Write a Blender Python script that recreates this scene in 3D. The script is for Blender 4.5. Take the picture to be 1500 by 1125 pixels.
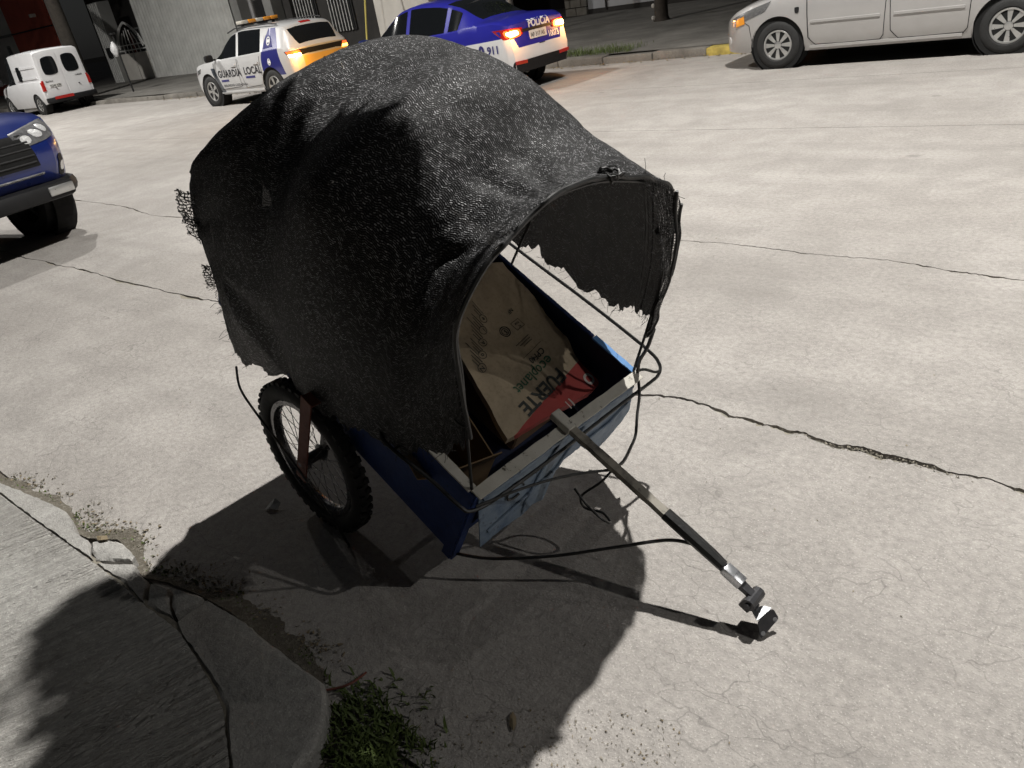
import bpy, bmesh, math, random
import numpy as np
from mathutils import Vector, Matrix, noise
from mathutils.bvhtree import BVHTree
random.seed(7)
R = math.radians
for o in list(bpy.data.objects): bpy.data.objects.remove(o)
SC = bpy.context.scene
COL = SC.collection

# ------------------------------------------------------------------ camera
# street frame: x along the street, y across it (0 = photographer, 12.3 = far kerb)
FPX, PIT, ROLL, CH = 1100.0, R(28), R(10), 1.6
_cy, _sy = .731, .682
def s_rot(v): return np.array([_cy*v[0]-_sy*v[1], _sy*v[0]+_cy*v[1], v[2]])
_f = np.array([0, math.cos(PIT), -math.sin(PIT)]); _r0 = np.array([1., 0, 0]); _u0 = np.cross(_r0, _f)
_r = math.cos(ROLL)*_r0-math.sin(ROLL)*_u0; _u = math.sin(ROLL)*_r0+math.cos(ROLL)*_u0
FW, RT, UP = s_rot(_f), s_rot(_r), s_rot(_u)
cam_d = bpy.data.cameras.new('camera'); cam = bpy.data.objects.new('camera', cam_d); COL.objects.link(cam)
cam_d.sensor_width = 36; cam_d.lens = FPX/1500*36; cam_d.clip_start = .05; cam_d.clip_end = 600
cam.matrix_world = Matrix(((RT[0], UP[0], -FW[0], 0), (RT[1], UP[1], -FW[1], 0), (RT[2], UP[2], -FW[2], CH), (0, 0, 0, 1)))
SC.camera = cam
CAMP = np.array([0, 0, CH])
def at(px, py, z=0.):
    d = FW+(px-750)/FPX*RT-(py-562.5)/FPX*UP
    return CAMP+d*((z-CH)/d[2])

# ------------------------------------------------------------------ night sky
W = bpy.data.worlds.new('World'); SC.world = W; W.use_nodes = True
wn = W.node_tree; bg = wn.nodes['Background']
sky = wn.nodes.new('ShaderNodeTexSky'); sky.sky_type = 'NISHITA'; sky.sun_disc = False
sky.sun_elevation = R(62); sky.sun_rotation = R(0)
hs = wn.nodes.new('ShaderNodeHueSaturation'); hs.inputs['Saturation'].default_value = .22
wn.links.new(sky.outputs[0], hs.inputs['Color']); wn.links.new(hs.outputs[0], bg.inputs['Color'])
bg.inputs['Strength'].default_value = .0034
SC.view_settings.view_transform = 'Standard'; SC.view_settings.look = 'None'
SC.view_settings.exposure = 0; SC.view_settings.gamma = 1
SC.render.engine = 'CYCLES'
LAMP_W = 7100.0

# ------------------------------------------------------------------ helpers
def tag(o, label=None, cat=None, group=None, kind=None):
    if label: o['label'] = label
    if cat: o['category'] = cat
    if group: o['group'] = group
    if kind: o['kind'] = kind
    return o
def empty(name, loc=(0, 0, 0), rz=0, label=None, cat=None, group=None):
    o = bpy.data.objects.new(name, None); COL.objects.link(o); o.location = loc; o.rotation_euler = (0, 0, rz)
    o.empty_display_size = .1
    return tag(o, label, cat, group)
def frame(d):
    d = Vector(d).normalized(); a = Vector((0, 0, 1)) if abs(d.z) < .9 else Vector((1, 0, 0))
    s = d.cross(a).normalized(); return d, s, s.cross(d).normalized()
class MB:
    def __init__(s): s.v = []; s.f = []; s.m = []; s.uv = None
    def add(s, vs, fs, mi=0):
        n = len(s.v); s.v += [tuple(v) for v in vs]; s.f += [tuple(i+n for i in f) for f in fs]; s.m += [mi]*len(fs); return s
    def box(s, c, sz, rot=None, mi=0, bev=0):
        hx, hy, hz = sz[0]/2, sz[1]/2, sz[2]/2; c = Vector(c)
        if bev:
            b = min(bev, hx*.8, hy*.8, hz*.8)
            bm = bmesh.new(); bmesh.ops.create_cube(bm, size=1)
            for v in bm.verts: v.co = Vector((v.co.x*2*hx, v.co.y*2*hy, v.co.z*2*hz))
            bmesh.ops.bevel(bm, geom=bm.edges[:], offset=b, segments=2, affect='EDGES', profile=.5)
            bm.verts.index_update(); vs = [v.co.copy() for v in bm.verts]; fs = [[v.index for v in f.verts] for f in bm.faces]; bm.free()
        else:
            vs = [Vector((x, y, z)) for x in (-hx, hx) for y in (-hy, hy) for z in (-hz, hz)]
            fs = [(0, 1, 3, 2), (4, 6, 7, 5), (0, 4, 5, 1), (2, 3, 7, 6), (0, 2, 6, 4), (1, 5, 7, 3)]
        if rot is not None: vs = [rot @ v for v in vs]
        return s.add([v+c for v in vs], fs, mi)
    def tube(s, pts, r, n=6, mi=0, cap=True, closed=False):
        P = [Vector(p) for p in pts]; k = len(P); vs = []; rr = r if hasattr(r, '__len__') else [r]*k
        prev = None
        for i in range(k):
            if closed: d = P[(i+1) % k]-P[i-1]
            else: d = P[min(i+1, k-1)]-P[max(i-1, 0)]
            if d.length < 1e-9: d = Vector((0, 0, 1))
            d.normalize()
            if prev is None: _, a, b = frame(d)
            else:
                a = (prev-d*prev.dot(d)); a = a.normalized() if a.length > 1e-6 else frame(d)[1]; b = a.cross(d)
            prev = a
            for j in range(n):
                t = 2*math.pi*j/n; vs.append(P[i]+(a*math.cos(t)+b*math.sin(t))*rr[i])
        fs = []
        for i in range(k if closed else k-1):
            for j in range(n):
                i2 = (i+1) % k
                fs.append((i*n+j, i*n+(j+1) % n, i2*n+(j+1) % n, i2*n+j))
        if cap and not closed: fs += [tuple(range(n))[::-1], tuple((k-1)*n+j for j in range(n))]
        return s.add(vs, fs, mi)
    def lathe(s, prof, c, axis, n=32, mi=0, closed=True):
        d, a, b = frame(axis); c = Vector(c); k = len(prof); vs = []; fs = []
        for i in range(n):
            t = 2*math.pi*i/n; e = a*math.cos(t)+b*math.sin(t)
            for (h, r) in prof: vs.append(c+d*h+e*r)
        for i in range(n):
            i2 = (i+1) % n
            for j in range(k if closed else k-1):
                j2 = (j+1) % k; fs.append((i*k+j, i*k+j2, i2*k+j2, i2*k+j))
        return s.add(vs, fs, mi)
    def grid(s, fn, nu, nv, mi=0, flip=False):
        vs = [fn(i/nu, j/nv) for i in range(nu+1) for j in range(nv+1)]; m = nv+1
        fs = [(i*m+j, (i+1)*m+j, (i+1)*m+j+1, i*m+j+1) for i in range(nu) for j in range(nv)]
        if flip: fs = [f[::-1] for f in fs]
        return s.add(vs, fs, mi)
    def prism(s, poly, z0, z1, mi=0):
        n = len(poly); vs = [(p[0], p[1], z0) for p in poly]+[(p[0], p[1], z1) for p in poly]
        fs = [tuple(range(n))[::-1], tuple(range(n, 2*n))]+[(i, (i+1) % n, n+(i+1) % n, n+i) for i in range(n)]
        return s.add(vs, fs, mi)
    def build(s, name, mat, parent=None, smooth=None, label=None):
        me = bpy.data.meshes.new(name); me.from_pydata([tuple(v) for v in s.v], [], s.f)
        for m in (mat if isinstance(mat, (list, tuple)) else [mat]): me.materials.append(m)
        if any(s.m): me.polygons.foreach_set('material_index', s.m)
        bm = bmesh.new(); bm.from_mesh(me)
        if smooth != 'open': bmesh.ops.recalc_face_normals(bm, faces=bm.faces)
        bm.to_mesh(me); bm.free()
        if smooth:
            me.polygons.foreach_set('use_smooth', [True]*len(me.polygons))
            me.set_sharp_from_angle(angle=R(180 if smooth == 'open' else smooth if smooth is not True else 38))
        o = bpy.data.objects.new(name, me); COL.objects.link(o)
        if parent: o.parent = parent
        if label: o['label'] = label
        return o
def copy_tree(o, parent=None):
    c = o.copy(); COL.objects.link(c); c.parent = parent
    for ch in o.children: copy_tree(ch, c)
    return c
def fbm(x, y, z=0., o=4): return noise.fractal(Vector((x, y, z)), 1., 2., o)
def pchip(tab, x):
    X = [t[0] for t in tab]; Y = [t[1] for t in tab]; n = len(X)
    if x <= X[0]: return Y[0]
    if x >= X[-1]: return Y[-1]
    h = [X[i+1]-X[i] for i in range(n-1)]; d = [(Y[i+1]-Y[i])/h[i] for i in range(n-1)]; m = [d[0]]
    for i in range(1, n-1):
        if d[i-1]*d[i] <= 0: m.append(0)
        else:
            w1 = 2*h[i]+h[i-1]; w2 = h[i]+2*h[i-1]; m.append((w1+w2)/(w1/d[i-1]+w2/d[i]))
    m.append(d[-1]); i = max(j for j in range(n-1) if X[j] <= x); t = (x-X[i])/h[i]
    return ((2*t**3-3*t*t+1)*Y[i]+(t**3-2*t*t+t)*h[i]*m[i]+(-2*t**3+3*t*t)*Y[i+1]+(t**3-t*t)*h[i]*m[i+1])
def cat(P, t):   # Catmull-Rom through a list of Vectors, t in 0..1
    n = len(P)-1; x = min(max(t, 0), .999999)*n; i = int(x); f = x-i
    a, b, c, d = P[max(i-1, 0)], P[i], P[i+1], P[min(i+2, n)]
    return .5*((2*b)+(c-a)*f+(2*a-5*b+4*c-d)*f*f+(3*b-a-3*c+d)*f*f*f)

# ------------------------------------------------------------------ materials
class NT:
    def __init__(s, name):
        s.mat = bpy.data.materials.new(name); s.mat.use_nodes = True; s.t = s.mat.node_tree; s.b = s.t.nodes['Principled BSDF']
        s.out = s.t.nodes['Material Output']; s.co = None
    def n(s, ty, **kw):
        x = s.t.nodes.new(ty)
        for k, v in kw.items(): setattr(x, k, v)
        return x
    def put(s, sock, v):
        if hasattr(v, 'is_output') or hasattr(v, 'links'): s.t.links.new(v, sock)
        else: sock.default_value = v
    def obj(s):
        if s.co is None: s.co = s.n('ShaderNodeTexCoord')
        return s.co.outputs['Object']
    def uv(s):
        if s.co is None: s.co = s.n('ShaderNodeTexCoord')
        return s.co.outputs['UV']
    def geo(s): return s.n('ShaderNodeNewGeometry').outputs['Position']
    def math(s, op, a, b=0., c=0., clamp=False):
        x = s.n('ShaderNodeMath', operation=op, use_clamp=clamp); s.put(x.inputs[0], a); s.put(x.inputs[1], b); s.put(x.inputs[2], c); return x.outputs[0]
    def sep(s, v): x = s.n('ShaderNodeSeparateXYZ'); s.put(x.inputs[0], v); return x.outputs
    def mapv(s, v, scale=(1, 1, 1), rot=(0, 0, 0), loc=(0, 0, 0)):
        x = s.n('ShaderNodeMapping'); s.put(x.inputs[0], v); x.inputs['Scale'].default_value = scale; x.inputs['Rotation'].default_value = rot; x.inputs['Location'].default_value = loc
        return x.outputs[0]
    def noise(s, v, scale, det=4, rough=.55, dist=0.):
        x = s.n('ShaderNodeTexNoise'); s.put(x.inputs['Vector'], v); x.inputs['Scale'].default_value = scale; x.inputs['Detail'].default_value = det
        x.inputs['Roughness'].default_value = rough; x.inputs['Distortion'].default_value = dist; return x.outputs['Fac']
    def voro(s, v, scale, feat='F1', rnd=1.):
        x = s.n('ShaderNodeTexVoronoi', feature=feat); s.put(x.inputs['Vector'], v); x.inputs['Scale'].default_value = scale; x.inputs['Randomness'].default_value = rnd; return x.outputs['Distance']
    def ramp(s, f, stops):
        x = s.n('ShaderNodeValToRGB'); s.put(x.inputs[0], f); e = x.color_ramp.elements
        while len(e) < len(stops): e.new(.5)
        for el, (p, c) in zip(e, stops): el.position = p; el.color = (*c, 1) if hasattr(c, '__len__') else (c, c, c, 1)
        return x.outputs[0]
    def mix(s, f, a, b, mode='MIX'):
        x = s.n('ShaderNodeMix', data_type='RGBA', blend_type=mode); s.put(x.inputs[0], f)
        s.put(x.inputs[6], (*a, 1) if isinstance(a, tuple) and len(a) == 3 else a); s.put(x.inputs[7], (*b, 1) if isinstance(b, tuple) and len(b) == 3 else b)
        return x.outputs[2]
    def bump(s, h, st=.3, d=.01):
        x = s.n('ShaderNodeBump'); s.put(x.inputs['Height'], h); x.inputs['Strength'].default_value = st; x.inputs['Distance'].default_value = d
        s.t.links.new(x.outputs[0], s.b.inputs['Normal']); return x
    def set(s, **kw):
        for k, v in kw.items():
            k = {'col': 'Base Color', 'rough': 'Roughness', 'metal': 'Metallic', 'coat': 'Coat Weight', 'spec': 'Specular IOR Level', 'alpha': 'Alpha', 'emis': 'Emission Color', 'est': 'Emission Strength', 'coatr': 'Coat Roughness', 'sss': 'Subsurface Weight'}[k]
            if isinstance(v, tuple) and len(v) == 3: v = (*v, 1)
            s.put(s.b.inputs[k], v)
        return s.mat
def simple(name, col, rough=.6, metal=0., var=.12, scale=6., bump=0., bscale=40., **kw):
    m = NT(name); p = m.obj(); f = m.noise(p, scale, 5)
    c = m.mix(f, tuple(c*(1-var*2) for c in col), tuple(min(1, c*(1+var*2)) for c in col))
    rf = m.math('MULTIPLY_ADD', m.noise(p, scale*3, 3), .25, rough-.12)
    m.set(col=c, rough=rf, metal=metal, **kw)
    if bump: m.bump(m.noise(p, bscale, 4), bump, .004)
    return m.mat

def concrete(name, a, b, crack=0., big=1., ridged=False):
    m = NT(name); p = m.geo()
    l = m.noise(p, .45*big, 3, .6); md = m.noise(p, 3.1, 3, .62); fi = m.noise(p, 38, 3, .7); sp = m.noise(p, 160, 2, .6)
    c = m.mix(m.ramp(l, [(.3, 0.), (.7, 1.)]), a, b)
    c = m.mix(m.math('MULTIPLY', m.ramp(md, [(.42, 1.), (.6, 0.)]), .3), c, tuple(x*.72 for x in a))
    c = m.mix(.55, c, m.ramp(fi, [(.3, .32), (.5, .5), (.72, .68)]), 'OVERLAY')
    c = m.mix(m.math('MULTIPLY', m.ramp(sp, [(.60, 0.), (.68, 1.)]), .45), c, tuple(min(1, x*1.6) for x in b))
    c = m.mix(m.math('MULTIPLY', m.ramp(sp, [(.30, 1.), (.37, 0.)]), .5), c, tuple(x*.45 for x in a))
    # dark oily blotches and pale worn patches, each with a shape of its own
    bl = m.noise(m.mapv(p, (1, .55, 1), loc=(7, 3, 0)), 1.3, 2, .6, .6)
    c = m.mix(m.math('MULTIPLY', m.ramp(bl, [(.58, 0.), (.68, 1.)]), .22), c, tuple(x*.62 for x in a))
    trk = m.noise(m.mapv(p, (.10, 1.5, 1), loc=(2, 5, 0)), 1.4, 4, .6); c = m.mix(m.math('MULTIPLY', m.ramp(trk, [(.48, 0.), (.66, 1.)]), .22), c, tuple(x*.55 for x in a))
    dr = m.voro(m.mapv(p, (1, 1.3, 1)), 1.15); c = m.mix(m.math('MULTIPLY', m.ramp(dr, [(.035, 1.), (.075, 0.)]), .35), c, tuple(x*.3 for x in a))
    h = m.math('ADD', m.math('MULTIPLY', fi, .6), m.math('MULTIPLY', sp, .25))
    if ridged:   # dark groove stripes painted in for the ridge shading
        q = m.mapv(p, (1, 1, 1), rot=(0, 0, R(20))); g1 = m.noise(m.mapv(q, (110, 2.6, 1)), 1., 4, .7); g2 = m.noise(p, 4.5, 3, .6)
        gr_ = m.math('MULTIPLY', m.ramp(g1, [(.46, 1.), (.58, 0.)]), m.ramp(g2, [(.35, .25), (.6, .8)])); c = m.mix(m.math('MULTIPLY', gr_, .5), c, tuple(x*.5 for x in a)); h = m.math('ADD', h, m.math('MULTIPLY', g1, 2.5))
    if crack:
        q = m.n('ShaderNodeVectorMath', operation='ADD'); nz = m.n('ShaderNodeTexNoise'); m.put(nz.inputs['Vector'], p); nz.inputs['Scale'].default_value = 6.; nz.inputs['Detail'].default_value = 3
        sc = m.n('ShaderNodeVectorMath', operation='SCALE'); m.t.links.new(nz.outputs['Color'], sc.inputs[0]); sc.inputs['Scale'].default_value = .22
        m.put(q.inputs[0], p); m.t.links.new(sc.outputs[0], q.inputs[1])
        v = m.voro(m.mapv(q.outputs[0], (1.0, 2.4, 1), rot=(0, 0, R(-40))), 4.6, 'DISTANCE_TO_EDGE')
        ck = m.ramp(v, [(0., 1.), (.008, .6), (.02, 0.)])
        gate = m.ramp(m.noise(p, 2.3, 3), [(.42, 0.), (.6, 1.)])
        near = m.ramp(m.math('MULTIPLY', m.sep(p)[1], .15), [(.30, 1.), (.6, .25)])
        ck = m.math('MULTIPLY', m.math('MULTIPLY', ck, gate), m.math('MULTIPLY', near, crack))
        c = m.mix(ck, c, tuple(x*.35 for x in a))
    m.set(col=c, rough=m.math('MULTIPLY_ADD', fi, .3, .62), spec=.35)
    m.bump(h, .75, .012)
    return m.mat
M = {}
M['road'] = concrete('road_concrete', (.305, .285, .265), (.41, .388, .365), .55)
M['slab'] = concrete('pavement_concrete', (.36, .345, .32), (.49, .48, .455), .12, 2., True)
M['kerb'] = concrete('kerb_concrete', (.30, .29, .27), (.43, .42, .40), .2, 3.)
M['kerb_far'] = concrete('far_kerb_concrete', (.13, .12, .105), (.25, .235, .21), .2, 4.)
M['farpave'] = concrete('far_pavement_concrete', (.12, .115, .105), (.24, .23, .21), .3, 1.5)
M['crackdirt'] = simple('crack_dirt', (.035, .03, .025), .95, var=.4, scale=30, bump=.6, bscale=60)
M['spall'] = simple('broken_concrete', (.24, .22, .18), .95, var=.35, scale=40, bump=.9, bscale=90)
def dirt():
    m = NT('bare_dirt'); p = m.geo(); a = m.noise(p, 4, 6, .65); b = m.noise(p, 60, 4, .7)
    c = m.mix(a, (.07, .06, .045), (.20, .18, .145)); c = m.mix(m.ramp(b, [(.5, 0.), (.7, 1.)]), c, (.26, .24, .2))
    m.set(col=c, rough=.95); m.bump(m.math('ADD', a, b), .8, .02); return m.mat
M['dirt'] = dirt()
M['yellow_kerb'] = simple('yellow_kerb_paint', (.42, .33, .08), .8, var=.35, scale=12, bump=.4)
M['tyre'] = simple('tyre_rubber', (.018, .018, .018), .8, var=.25, scale=20, bump=.3, bscale=120)
M['black'] = simple('black_plastic', (.012, .012, .013), .6, var=.2, scale=12, spec=.3)
M['under'] = simple('underbody_black', (.006, .006, .006), .95, var=.2)
M['alloy'] = simple('alloy_silver', (.55, .55, .54), .32, .75, var=.1, scale=9)
M['chrome'] = simple('chrome_trim', (.7, .7, .7), .18, .9, var=.05)
def glass(name, col, rough=.05):
    m = NT(name); p = m.obj(); f = m.noise(p, 2, 3)
    m.set(col=m.mix(f, col, tuple(c*1.6 for c in col)), rough=rough, spec=.6, coat=.6, coatr=.03); return m.mat
M['glass'] = glass('dark_car_glass', (.006, .007, .008))
M['pane'] = glass('night_window_glass', (.012, .013, .014), .1)
def carpaint(name, fn, rough=.32, metal=0., dirt_z=.45):
    m = NT(name); p = m.obj(); xyz = m.sep(p)
    c = fn(m, p, xyz)
    d = m.math('MULTIPLY', m.ramp(m.math('DIVIDE', xyz[2], dirt_z*2), [(.2, 1.), (.75, 0.)]), m.noise(p, 7, 5, .65))
    c = m.mix(m.math('MULTIPLY', d, .45), c, (.19, .17, .14))
    m.set(col=c, rough=m.math('MULTIPLY_ADD', m.noise(p, 5, 4), .12, rough-.05), metal=metal, coat=.7, coatr=.08, spec=.5); return m.mat
M['white'] = carpaint('white_paint', lambda m, p, s: m.mix(m.noise(p, 3, 4), (.72, .72, .71), (.80, .80, .79)))
M['silver'] = carpaint('pale_silver_paint', lambda m, p, s: m.mix(m.noise(p, 3, 4), (.40, .39, .385), (.47, .46, .45)), .3, .25)
M['navy'] = carpaint('deep_blue_paint', lambda m, p, s: m.mix(m.noise(p, 3, 4), (.008, .020, .14), (.012, .03, .19)), .28, .2)
M['vanwhite'] = carpaint('aged_white_paint', lambda m, p, s: m.mix(m.noise(p, 3, 5), (.60, .60, .61), (.75, .75, .76)), .4)
def suv_paint(m, p, s):
    x, y, z = s
    c = m.mix(m.noise(p, 3, 4), (.47, .47, .47), (.56, .56, .56))
    k = lambda e: m.math('GREATER_THAN', e, 0.)
    lin = lambda a, b, cc, v=x, w=z: m.math('ADD', m.math('ADD', m.math('MULTIPLY', v, a), m.math('MULTIPLY', w, b)), cc)
    # blue wrap on the rear quarter, curved band
    wob = m.math('MULTIPLY', m.math('POWER', m.math('ABSOLUTE', m.math('SUBTRACT', z, .78)), 2.), .55)
    front_edge = m.math('SUBTRACT', -1.02, wob)       # in front of this x it is white
    rear_edge = m.math('MULTIPLY_ADD', z, .30, -1.96)
    blue = m.math('MULTIPLY', k(m.math('SUBTRACT', front_edge, x)), k(m.math('SUBTRACT', x, rear_edge)))
    blue = m.math('MULTIPLY', blue, m.math('MULTIPLY', k(m.math('SUBTRACT', z, .56)), k(m.math('SUBTRACT', 1.47, z))))
    c = m.mix(blue, c, (.018, .02, .16))
    # grey slanted band on the front wing
    e = lin(1., -.35, -.60)
    band = m.math('MULTIPLY', k(e), k(m.math('SUBTRACT', .17, e))); band = m.math('MULTIPLY', band, k(m.math('SUBTRACT', .84, z)))
    c = m.mix(m.math('MULTIPLY', band, k(m.math('SUBTRACT', z, .3))), c, (.05, .06, .075))
    # amber indicator glow painted onto the tailgate and bumper
    am = m.math('MULTIPLY', k(m.math('SUBTRACT', -2.02, x)), k(m.math('SUBTRACT', .86, z)))
    am = m.math('MULTIPLY', am, k(m.math('SUBTRACT', .52, y)))
    return m.mix(m.math('MULTIPLY', am, .85), c, (.75, .45, .06))
M['suv'] = carpaint('patrol_suv_paint', suv_paint, .35, 0, .3)
def sedan_paint(m, p, s):
    x, y, z = s
    blue = m.mix(m.noise(p, 3, 4), (.018, .018, .26), (.022, .024, .32)); wh = m.mix(m.noise(p, 4, 4), (.70, .70, .70), (.78, .78, .78))
    k = lambda e: m.math('GREATER_THAN', e, 0.)
    side = k(m.math('SUBTRACT', z, m.math('MULTIPLY_ADD', x, -.05, .72)))
    panel = m.math('MULTIPLY', k(m.math('SUBTRACT', z, .655)), k(m.math('SUBTRACT', m.math('MULTIPLY_ADD', z, .45, .26), m.math('ABSOLUTE', y))))
    rear = m.math('MULTIPLY', k(m.math('SUBTRACT', -1.93, x)), panel)
    return m.mix(m.math('MAXIMUM', side, rear), wh, blue)
M['sedan'] = carpaint('blue_white_patrol_paint', sedan_paint, .3, 0, .3)
def emis(name, col, st):
    m = NT(name); p = m.obj(); f = m.noise(p, 25, 2); return m.set(col=col, emis=m.mix(f, col, tuple(min(1, c*1.15) for c in col)), est=st, rough=.3)
M['amber_lit'] = emis('lit_amber_lens', (1., .42, .06), 9.)
M['amber_hot'] = emis('lit_amber_core', (1., .62, .2), 30.)
M['red_lit'] = emis('lit_red_lens', (1., .10, .02), 2.2)
M['red_lens'] = glass('red_lens', (.30, .015, .012), .12)
M['amber_lens'] = glass('amber_lens', (.60, .24, .03), .15)
M['clear_lens'] = glass('clear_lamp_lens', (.5, .5, .5), .08)
M['lamp_dark'] = simple('lamp_shell', (.16, .16, .165), .2, .3, var=.6, scale=18)
M['lamp_bright'] = simple('lamp_facets', (.72, .72, .72), .25, .2, var=.35, scale=60, bump=.8, bscale=60)  # pale diffuse base, painted in place of chrome reflections
M['lens_chrome'] = simple('lamp_reflector', (.75, .75, .75), .14, .85, var=.25, scale=30)
M['bar_white'] = glass('white_bar_lens', (.45, .43, .38), .2)
M['decal_black'] = simple('black_lettering', (.02, .02, .025), .5)
M['decal_blue'] = simple('blue_lettering', (.03, .03, .16), .5)
M['decal_white'] = simple('white_lettering', (.75, .75, .75), .5)
M['plate'] = simple('number_plate', (.62, .62, .60), .45)
M['blue_metal'] = None

def weather(name, base, pale, rust, amt, rough=.55):
    m = NT(name); p = m.obj(); a = m.noise(p, 9, 6, .68, .4); b = m.noise(p, 38, 5, .7); g = m.noise(m.mapv(p, (1, 1, 6)), 14, 4, .6)
    c = m.mix(m.math('MULTIPLY', m.ramp(a, [(.5-amt*.3, 0.), (.62-amt*.15, 1.)]), min(1, amt*1.4)), base, pale)
    c = m.mix(m.ramp(b, [(.60, 0.), (.68, 1.)]), c, rust); c = m.mix(m.math('MULTIPLY', m.ramp(g, [(.55, 0.), (.75, 1.)]), .4), c, tuple(x*.5 for x in base))
    m.set(col=c, rough=m.math('MULTIPLY_ADD', b, .3, rough-.1), spec=.5); m.bump(m.math('ADD', a, b), .45, .004); return m.mat
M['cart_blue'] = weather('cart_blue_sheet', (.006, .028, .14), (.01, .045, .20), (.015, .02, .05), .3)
M['cart_inside'] = weather('cart_shaded_navy_sheet', (.004, .010, .04), (.006, .016, .06), (.012, .012, .015), .3)  # darker copy of the cart blue, inside shade put into its colour
M['cart_front'] = weather('cart_faded_front', (.055, .10, .18), (.19, .24, .30), (.03, .04, .06), .6, .5)
M['rim_blue'] = weather('cart_light_blue_rim', (.05, .17, .42), (.10, .25, .5), (.05, .06, .08), .5, .5)
M['rim_paint'] = weather('cart_chipped_rim', (.42, .40, .35), (.52, .50, .45), (.07, .06, .045), .6, .7)
M['bar_steel'] = weather('tow_bar_worn_steel', (.055, .047, .04), (.40, .37, .31), (.04, .028, .02), .42, .5)
M['wire'] = simple('black_wire', (.018, .018, .018), .42, .3, var=.3, scale=40, bump=.3)
M['tape'] = simple('black_tape', (.012, .012, .012), .5, var=.3, scale=30, bump=.4, bscale=60)
M['steel'] = simple('hitch_steel', (.5, .51, .53), .3, .85, var=.2, scale=30, bump=.2)
M['dark_steel'] = simple('dark_hitch_steel', (.06, .06, .065), .4, .6, var=.3, scale=30, bump=.3)
M['rust'] = weather('rusty_red_strut', (.15, .045, .03), (.20, .07, .045), (.06, .025, .02), .4, .7)
M['rimsteel'] = simple('wheel_rim_steel', (.12, .12, .125), .28, .85, var=.25, scale=20)
def net(name, hole, base=.006):
    m = NT(name); u = m.uv(); s = m.sep(u)
    # knitted shade cloth: rows of flat glossy tapes, glints painted in as pale random cells
    wob = m.math('MULTIPLY', m.noise(u, 45, 2), .006)
    cu = m.math('DIVIDE', m.math('ADD', s[0], wob), .0078); cv = m.math('DIVIDE', m.math('ADD', s[1], wob), .0060)
    cell = m.n('ShaderNodeCombineXYZ'); m.put(cell.inputs[0], m.math('FLOOR', m.math('ADD', cu, m.math('MULTIPLY', m.math('FLOOR', cv), .5)))); m.put(cell.inputs[1], m.math('FLOOR', cv))
    wn_ = m.n('ShaderNodeTexWhiteNoise', noise_dimensions='2D'); m.t.links.new(cell.outputs[0], wn_.inputs['Vector'])
    fu = m.math('FRACT', m.math('ADD', cu, m.math('MULTIPLY', m.math('FLOOR', cv), .5))); fv = m.math('FRACT', cv)
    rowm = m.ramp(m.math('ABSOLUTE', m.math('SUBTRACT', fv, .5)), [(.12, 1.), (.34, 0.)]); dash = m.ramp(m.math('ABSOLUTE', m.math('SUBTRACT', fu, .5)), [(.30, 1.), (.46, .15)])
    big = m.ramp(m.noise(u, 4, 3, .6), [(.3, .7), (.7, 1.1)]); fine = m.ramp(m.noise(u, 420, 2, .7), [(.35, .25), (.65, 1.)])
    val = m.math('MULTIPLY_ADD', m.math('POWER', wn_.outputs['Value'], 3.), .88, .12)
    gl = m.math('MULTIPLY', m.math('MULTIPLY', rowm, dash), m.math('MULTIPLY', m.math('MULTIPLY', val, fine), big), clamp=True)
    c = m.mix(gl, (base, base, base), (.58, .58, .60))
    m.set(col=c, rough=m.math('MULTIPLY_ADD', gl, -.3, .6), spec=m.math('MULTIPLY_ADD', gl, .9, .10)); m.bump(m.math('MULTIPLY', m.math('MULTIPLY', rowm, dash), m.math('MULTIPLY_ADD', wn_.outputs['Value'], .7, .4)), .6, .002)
    tr = m.n('ShaderNodeBsdfTransparent'); mx = m.n('ShaderNodeMixShader')
    rw = m.math('SINE', m.math('MULTIPLY', s[1], 2*math.pi/.0085)); cw = m.math('SINE', m.math('MULTIPLY', s[0], 2*math.pi/.0085))
    hl = m.math('MULTIPLY', m.ramp(m.math('MULTIPLY_ADD', rw, .5, .5), [(.2, 0.), (.45, 1.)]), m.ramp(m.math('MULTIPLY_ADD', cw, .5, .5), [(.1, 0.), (.35, 1.)]))
    m.t.links.new(m.b.outputs[0], mx.inputs[1]); m.t.links.new(tr.outputs[0], mx.inputs[2]); m.put(mx.inputs[0], m.math('MULTIPLY', hl, hole))
    m.t.links.new(mx.outputs[0], m.out.inputs['Surface']); return m.mat
M['net'] = net('black_shade_net', .04); M['net_thin'] = net('thin_shade_net', .85)
def sack():
    m = NT('printed_paper_sack'); p = m.obj(); x, y, z = m.sep(p); n = m.noise(p, 12, 5, .6); f = m.noise(p, 90, 3)
    c = m.mix(n, (.42, .335, .23), (.54, .44, .31)); c = m.mix(m.math('MULTIPLY', m.ramp(f, [(.5, 0.), (.7, 1.)]), .3), c, (.26, .2, .13))
    e = m.math('ADD', x, m.math('MULTIPLY_ADD', y, .20, -.492)); c = m.mix(m.math('GREATER_THAN', m.math('ADD', e, m.math('MULTIPLY', m.noise(p, 30, 2), .004)), 0.), c, m.mix(n, (.38, .055, .05), (.5, .09, .08)))
    m.set(col=c, rough=.7, spec=.3); m.bump(n, .3, .01); return m.mat
M['sack'] = sack()
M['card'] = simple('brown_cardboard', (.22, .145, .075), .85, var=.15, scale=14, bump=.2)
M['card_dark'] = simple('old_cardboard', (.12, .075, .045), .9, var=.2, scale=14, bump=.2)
M['ink'] = simple('dark_ink', (.045, .05, .045), .7); M['ink_green'] = simple('green_ink', (.05, .14, .08), .7); M['ink_white'] = simple('white_ink', (.62, .55, .5), .7)
M['leaf'] = None
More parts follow.
